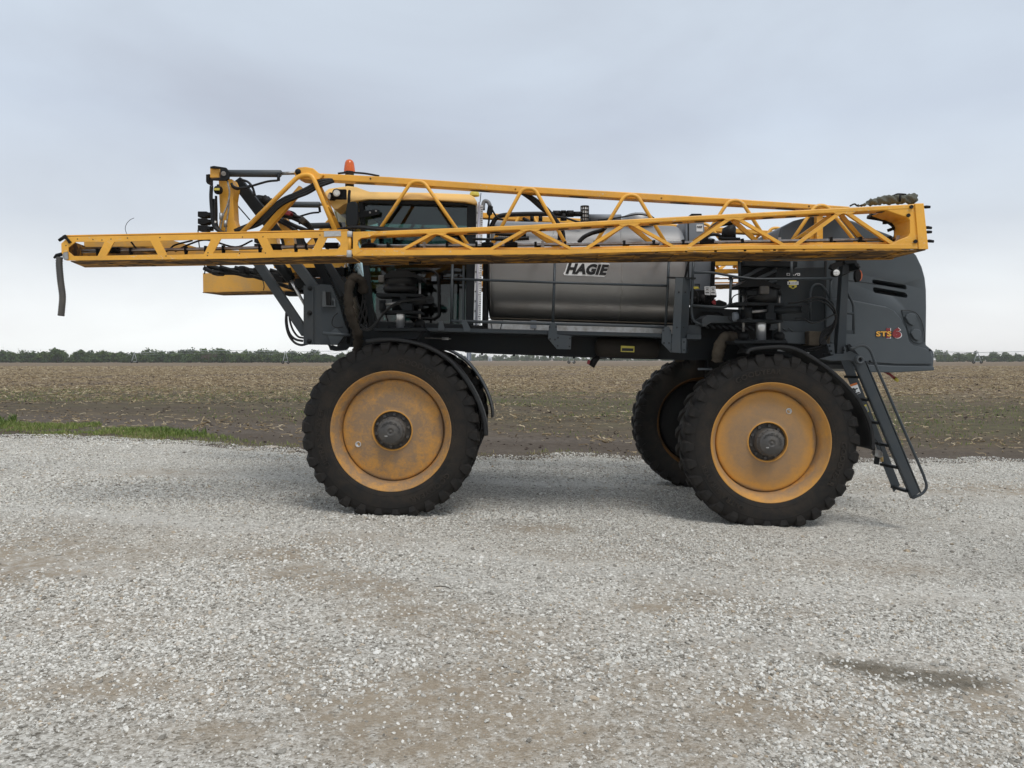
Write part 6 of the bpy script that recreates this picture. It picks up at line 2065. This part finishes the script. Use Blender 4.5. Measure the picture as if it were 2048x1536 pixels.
# rear lamp recess with two teardrop pods
rc = plate('lamp_recess', [(1803, 620.5), (1818, 620.5), (1830, 624), (1840, 634), (1847, 652), (1850, 682), (1840, 688), (1826, 684), (1820, 676), (1812, 650)], YH - .012, .06, 'hood', hood, .01, 3)
for (cx, cy, k) in ((1823, 637, 1.0), (1833, 668, .95)):
    pod = [(cx - 12 * k, cy - 2), (cx - 8 * k, cy - 9 * k), (cx, cy - 11 * k), (cx + 8 * k, cy - 9 * k), (cx + 11 * k, cy - 1), (cx + 8 * k, cy + 9 * k), (cx + 4 * k, cy + 15 * k), (cx - 5 * k, cy + 10 * k)]
    pd = plate('lamp_pod', pod, YH - .045, .06, 'hood', hood, .022, 4)
    for f in pd.data.polygons:
        f.use_smooth = True
pipe('seam', [(1803, 620.5), (1818, 621), (1832, 626), (1842, 640), (1848, 662), (1850, 684)], .8, 'ink', hood, y=YH - .026, soft=True)
# model lettering
decal('decal_outline', '16', ((1775, 658), (1799, 658), (1775, 674.5)), YH - .0362, 'ink', hood, bold=.10, th=.002)
decal('decal', '16', ((1776, 658), (1799.8, 658), (1776, 675)), YH - .0382, 'sticker', hood, bold=.085, th=.002)
decal('decal', '16', ((1775, 658), (1798.6, 658), (1775, 674.2)), YH - .0402, 'red', hood, bold=.085, th=.002)
decal('decal_outline', 'STS', ((1753, 663), (1781.5, 663), (1753, 672.6)), YH - .0422, 'ink', hood, bold=.075, th=.002)
decal('decal', 'STS', ((1753, 663), (1781.5, 663), (1753, 672.4)), YH - .0442, 'yellow', hood, bold=.03, th=.002)
# flat side of the engine bay ahead of the hood
eb = plate('engine_panel', [(1552, 537), (1649, 534), (1649, 642), (1552, 640)], YH - .012, .02, 'engine_grey', hood, .004)
pipe('seam', [(1690, 560), (1740, 566), (1752, 569)], .5, 'ink', hood, y=YH - .002)
for q in ((1700, 712), (1860, 700), (1740, 722)):
    MB().lathe([(.001, -.008), (.010, -.007), (.013, 0)], V(*q, YH - .036), 'Y', 12).build('latch', 'grey_dark', hood)
plate('seam', [(1649.5, 522), (1653.5, 522), (1651.5, 642), (1647.5, 642)], YH - .008, .012, 'ink', hood)
plate('air_duct', [(1480, 524), (1552, 520), (1552, 600), (1480, 606)], YH - .004, .02, 'grey_dark', hood)
for k in range(4):
    a, b = (1478 + 2 * k, 560 + 16 * k), (1552, 520 + 20 * k)
    MB().prism(V(a[0], a[1], YH - .03), V(b[0], b[1], YH - .03), .04, .05, (0, 1, 0)).build('duct_rib', 'grey', hood, .01)
MB().prism(V(1486, 527, YH - .05), V(1592, 529, YH - .05), .10, .07).build('lip', 'grey_dark', hood, .01)
plate('lower_sheet', [(1545, 640), (1650, 643), (1650, 665), (1540, 660)], YH - .006, .04, 'grey', hood)
plate('filter_box', [(1618, 662), (1662, 664), (1660, 692), (1618, 690)], 8.30, .2, 'canvas_light', ROOT, .01)
# lettering and badge on the engine panel
for (a, b) in (((1573.5, 546.2), (1580, 551)), ((1595, 546.4), (1600, 551))):
    plate('print', [[a, (b[0], a[1]), b, (a[0], b[1])], [(a[0] + 1, a[1] + 1), (b[0] - 1, a[1] + 1), (b[0] - 1, b[1] - 1), (a[0] + 1, b[1] - 1)]], YH - .016, .003, 'sticker', eb)
for lst in ([(1581, 549.8), (1588, 549.8), (1588, 550.8), (1581, 550.8)], [(1589, 550.6), (1593, 546.4), (1594.4, 546.4), (1590.6, 550.8)]):
    plate('print', lst, YH - .016, .003, 'sticker', eb)
plate('badge', [(1578, 560.6), (1593, 560.6), (1593, 563), (1578, 563)], YH - .016, .003, 'label_yellow', eb)
plate('badge', [(1578, 569), (1593.5, 569), (1593.5, 574), (1586, 578), (1578, 574)], YH - .016, .003, 'label_yellow', eb)
plate('badge_mark', [(1583, 572.4), (1588.6, 571.4), (1589, 575), (1584, 575.4)], YH - .019, .003, 'ink', eb)
plate('badge', [(1575, 563), (1597, 563), (1597, 569.4), (1575, 569.4)], YH - .019, .003, 'sticker', eb)
decal('lettering', 'JOHN DEERE', ((1582.5, 564.8), (1595.6, 564.8), (1582.5, 567.4)), YH - .023, 'ink', eb, .01, th=.001)
MB().lathe([(.001, -.003), (.0085, -.003), (.0085, 0)], V(1579, 566.2, YH - .020), 'Y', 14).build('badge_mark', 'ink', eb)
pipe('grab_handle', [(1620, 640), (1620, 585), (1626, 570), (1640, 568), (1650, 578), (1664, 604), (1668, 612)], 2.6, 'grey', ROOT, y=8.34, r=.08)
# white sill strip seen over the rear fender
pipe('sill', [(1555, 701, 8.35), (1618, 706, 8.35)], 1.6, 'silver', ROOT)
pipe('tube', [(1396, 738, 8.6), (1424, 738, 8.6)], 2.2, 'tank_grey', ROOT)
# boom rest post with lamp and marker
po = MB().prism(V(1688.5, 520, 8.16), V(1678.5, 712, 8.14), px(13, 8.15), .10, (0, 1, 0), w1=px(18, 8.15)).build('support_post', 'grey', ROOT, .006)
plate('base_plate', [(1654, 688), (1668, 687), (1670, 708), (1688, 708), (1688, 692), (1692, 696), (1694, 710), (1688, 717), (1666, 714), (1660, 706)], 8.06, .03, 'grey_light', po, .004)
plate('base_plate', [(1660, 706), (1692, 708), (1694, 712), (1688, 718), (1664, 715)], 8.07, .20, 'grey', po, .004)
for q in ((1659, 692), (1662, 702), (1687, 700), (1690, 709), (1665, 710)):
    MB().lathe([(.001, -.012), (.009, -.012), (.011, 0)], V(*q, 8.058), 'Y', 8).build('bolt', 'grey_dark', po)
plate('cradle', [(1690, 511), (1714, 512), (1714, 524), (1722, 534), (1716, 540), (1708, 527), (1690, 528)], 8.05, .24, 'grey_dark', po, .006)
plate('cradle', [(1664, 528), (1672, 524), (1690, 522), (1690, 530), (1676, 534), (1668, 540), (1660, 536)], 8.08, .05, 'black', po)
lp = lamp((1671.8, 545.8), 7.98, 7.6, (0, 1, 0), po)
for k in range(4):
    a = math.pi / 4 + k * math.pi / 2
    p = V(1671.8, 545.8, 7.954) + Vector((math.cos(a) * .016, 0, math.sin(a) * .016))
    MB().lathe([(.001, -.004), (.010, -.003), (.014, 0)], p, 'Y', 12).build('diode', 'sticker', lp)
mk = plate('marker_lamp', [(1713, 540), (1719, 538), (1723, 546), (1723, 556), (1719, 563), (1714, 563.5), (1710.5, 557), (1710.5, 546)], 8.02, .05, 'black', po, .005, 2)
plate('lens', [(1720, 540), (1722.5, 542), (1725, 549), (1724, 557), (1720.5, 562), (1719, 556), (1719, 547)], 8.04, .03, 'marker_amber', mk)
pipe('arm', [(1684, 551, 8.04), (1700, 544, 8.04), (1712, 541, 8.04)], 1.2, 'rubber_hose', mk)
pipe('arm', [(1716, 538, 8.04), (1717, 528, 8.06)], 2, 'black', mk)
rl = pipe('grab_handle', [(1692, 581), (1707.5, 609), (1707, 668)], 2.6, 'grey', ROOT, y=8.18, r=.05)
pipe('cross_bar', [(1688, 626), (1707, 627)], 2.6, 'grey', rl, y=8.18)
plate('foot', [(1684, 660), (1708, 661), (1708, 668), (1684, 667)], 8.17, .02, 'grey', rl)

# ------------------------------------------------------------ ladder
YL0, YL1 = 7.72, 8.10
lad = plate('ladder', [(1707, 722), (1729.5, 722), (1839, 985), (1824, 997)], YL0, .012, 'grey', ROOT)
mb = MB()
for (a, b) in (((1729.5, 722), (1839, 985)), ((1707, 722), (1824, 997))):
    mb.prism(V(*a, YL0 + .03), V(*b, YL0 + .03), .008, .07, (0, 1, 0))
mb.build('flange', 'grey', lad)
far_s = plate('stringer', [(1681, 720), (1701, 720), (1800, 970), (1788, 984)], YL1, .012, 'grey', lad)
for (a, b) in (((1693, 753.5), (1720, 754.5)), ((1715, 797.5), (1739.5, 800.5)), ((1733, 841.5), (1759, 846.5)), ((1750, 885.5), (1779, 891.5)), ((1764, 928.5), (1797.5, 935.5)), ((1786, 973.5), (1816.5, 982.5))):
    A_, B_ = V(*a, YL1), V(*b, YL0 + .02)
    MB().prism(A_, B_, .055, .028).build('rung', 'grey_dark', lad, .004)
pipe('handrail', [(1700, 697), (1706, 697), (1718, 691.5), (1731, 691.5), (1741, 701), (1753, 734), (1848, 952), (1854.5, 974), (1846, 987), (1826, 996)], 2.7, 'grey', lad, y=YL0 - .01, r=.06)
lug = plate('pivot_lug', [(1690, 707), (1700, 702), (1712, 708), (1724, 712), (1728, 720), (1724, 727), (1712, 727), (1700, 721), (1664, 722), (1640, 718), (1660, 712)], YL0 + .03, .03, 'grey', ROOT, .004)
p = V(1721, 719.7, YL0 - .03)
MB().lathe([(.022, .10), (.022, 0), (.038, -.004), (.040, .01), (.040, .10)], p, 'Y', 24).build('bushing', 'grey_light', lug)
MB().lathe([(.001, .03), (.022, .03)], p, 'Y', 20).build('bore', 'ink', lug)
plate('hinge_arm', [(1694, 690), (1700, 688), (1716, 708), (1730, 724), (1722, 732), (1704, 712)], YL1 - .05, .03, 'grey_dark', lad)
ws_ = plate('warning_label', [(1700, 769.5), (1713.5, 765), (1721.5, 786), (1709, 790.5)], YL1 - .004, .003, 'sticker', far_s)
plate('band', [(1700, 769.5), (1713.5, 765), (1715, 768.8), (1701.4, 773)], YL1 - .007, .003, 'label_orange', ws_)
plate('figure', [(1704, 777), (1708, 775.5), (1710, 777.6), (1714.5, 775.6), (1716.4, 777), (1711, 780), (1712.6, 783), (1710.6, 784), (1708, 780), (1705, 780.6)], YL1 - .007, .003, 'ink', ws_)
plate('print', [(1708.6, 787), (1719, 783.2), (1720, 785.6), (1709.4, 789.4)], YL1 - .007, .003, 'ink', ws_)
ws_ = plate('warning_label', [(1723, 812), (1732.5, 808.6), (1738, 823), (1729, 828)], YL1 - .004, .003, 'label_yellow', far_s)
plate('print', [(1725, 815), (1733, 812), (1737, 822), (1729, 826)], YL1 - .007, .003, 'tank_grey', ws_)
# latch and chain at the ladder foot
lt = plate('latch', [(1750, 900), (1760, 900), (1766, 906), (1766, 914), (1758, 916), (1750, 912)], 7.88, .06, 'worn_metal', ROOT, .004)
plate('flap', [(1750, 912), (1760, 915), (1758, 930), (1748, 928)], 7.90, .012, 'grey_dark', lt)
MB().cyl(V(1763, 912, 7.9), V(1764, 923, 7.9), px(3, 7.9), 12).build('fitting', 'brass', lt)
pipe('chain', [(1738, 866, 7.95), (1744, 880, 7.92), (1750, 892, 7.9), (1752, 902, 7.9)], 1.6, 'worn_metal', lt, soft=True)
pipe('cable', [(1740, 868, 7.95), (1752, 880, 7.92), (1760, 892, 7.9), (1764, 904, 7.9)], .8, 'rubber_hose', lt, soft=True)
# drain hose under the hood
dr = pipe('drain_hose', [(1766, 741, 8.6), (1780, 749, 8.6), (1790, 757, 8.6)], 2.6, 'red', ROOT)
MB().tube(pts([(1789, 756), (1796, 762)], 8.6), [px(4, 8.6), px(3, 8.6)], 10).build('cap', 'label_yellow', dr)

# wrapped hose bundle lying on the boom end
P = smooth_path(pts([(1716, 411), (1730, 408.5), (1746, 404), (1768, 400.5), (1792, 398.5), (1812, 398), (1824, 399), (1831, 405)], 7.42), 8)
n_ = len(P)
rr = []
for i in range(n_):
    t = i / (n_ - 1)
    base = np.interp(t, [0, .14, .2, .35, .6, .72, .78, .9, 1], [1.5, 2.4, 4.5, 7.6, 9.6, 7.6, 10.5, 11, 6])
    rr.append(px(base + .9 * math.sin(i * 1.9) + .7 * math.sin(i * .9 + 2), 7.42))
wb = MB().tube(P, rr, 16)
for i, v_ in enumerate(wb.v):
    wb.v[i] = (v_[0], v_[1] + .012 * math.sin(v_[0] * 60 + v_[2] * 90), v_[2] + .006 * math.sin(v_[0] * 47 + v_[1] * 70))
bd = wb.build('hose_wrap', 'tarp', ROOT, lab='grey green wrapped hose bundle tied on the boom end')
MB().tube(smooth_path(pts([(1788, 391), (1795, 388), (1808, 388.5), (1812, 389)], 7.40), 3), px(1.6, 7.4), 8).build('tie', 'black', bd)
MB().tube(pts([(1801, 389), (1799, 404)], 7.33), px(2.2, 7.4), 8).build('tie', 'black', bd)
pipe('hose', [(1700, 412, 7.42), (1709, 408, 7.42), (1716, 412, 7.42), (1730, 408, 7.42)], 1.6, 'rubber_hose', bd, soft=True)
# plank fixed under the boom
pipe('rail_strip', [(1532, 521, 7.55), (1545, 518.5, 7.5), (1600, 518.8, 7.5), (1650, 517, 7.5), (1692, 515.5, 7.5)], 2.0, 'canvas_light', ROOT, soft=True)
pipe('plate_edge', [(818, 527, 7.6), (842, 525, 7.6)], 3, 'black', ROOT)
for q in (610, 900, 1180, 1430):
    pass
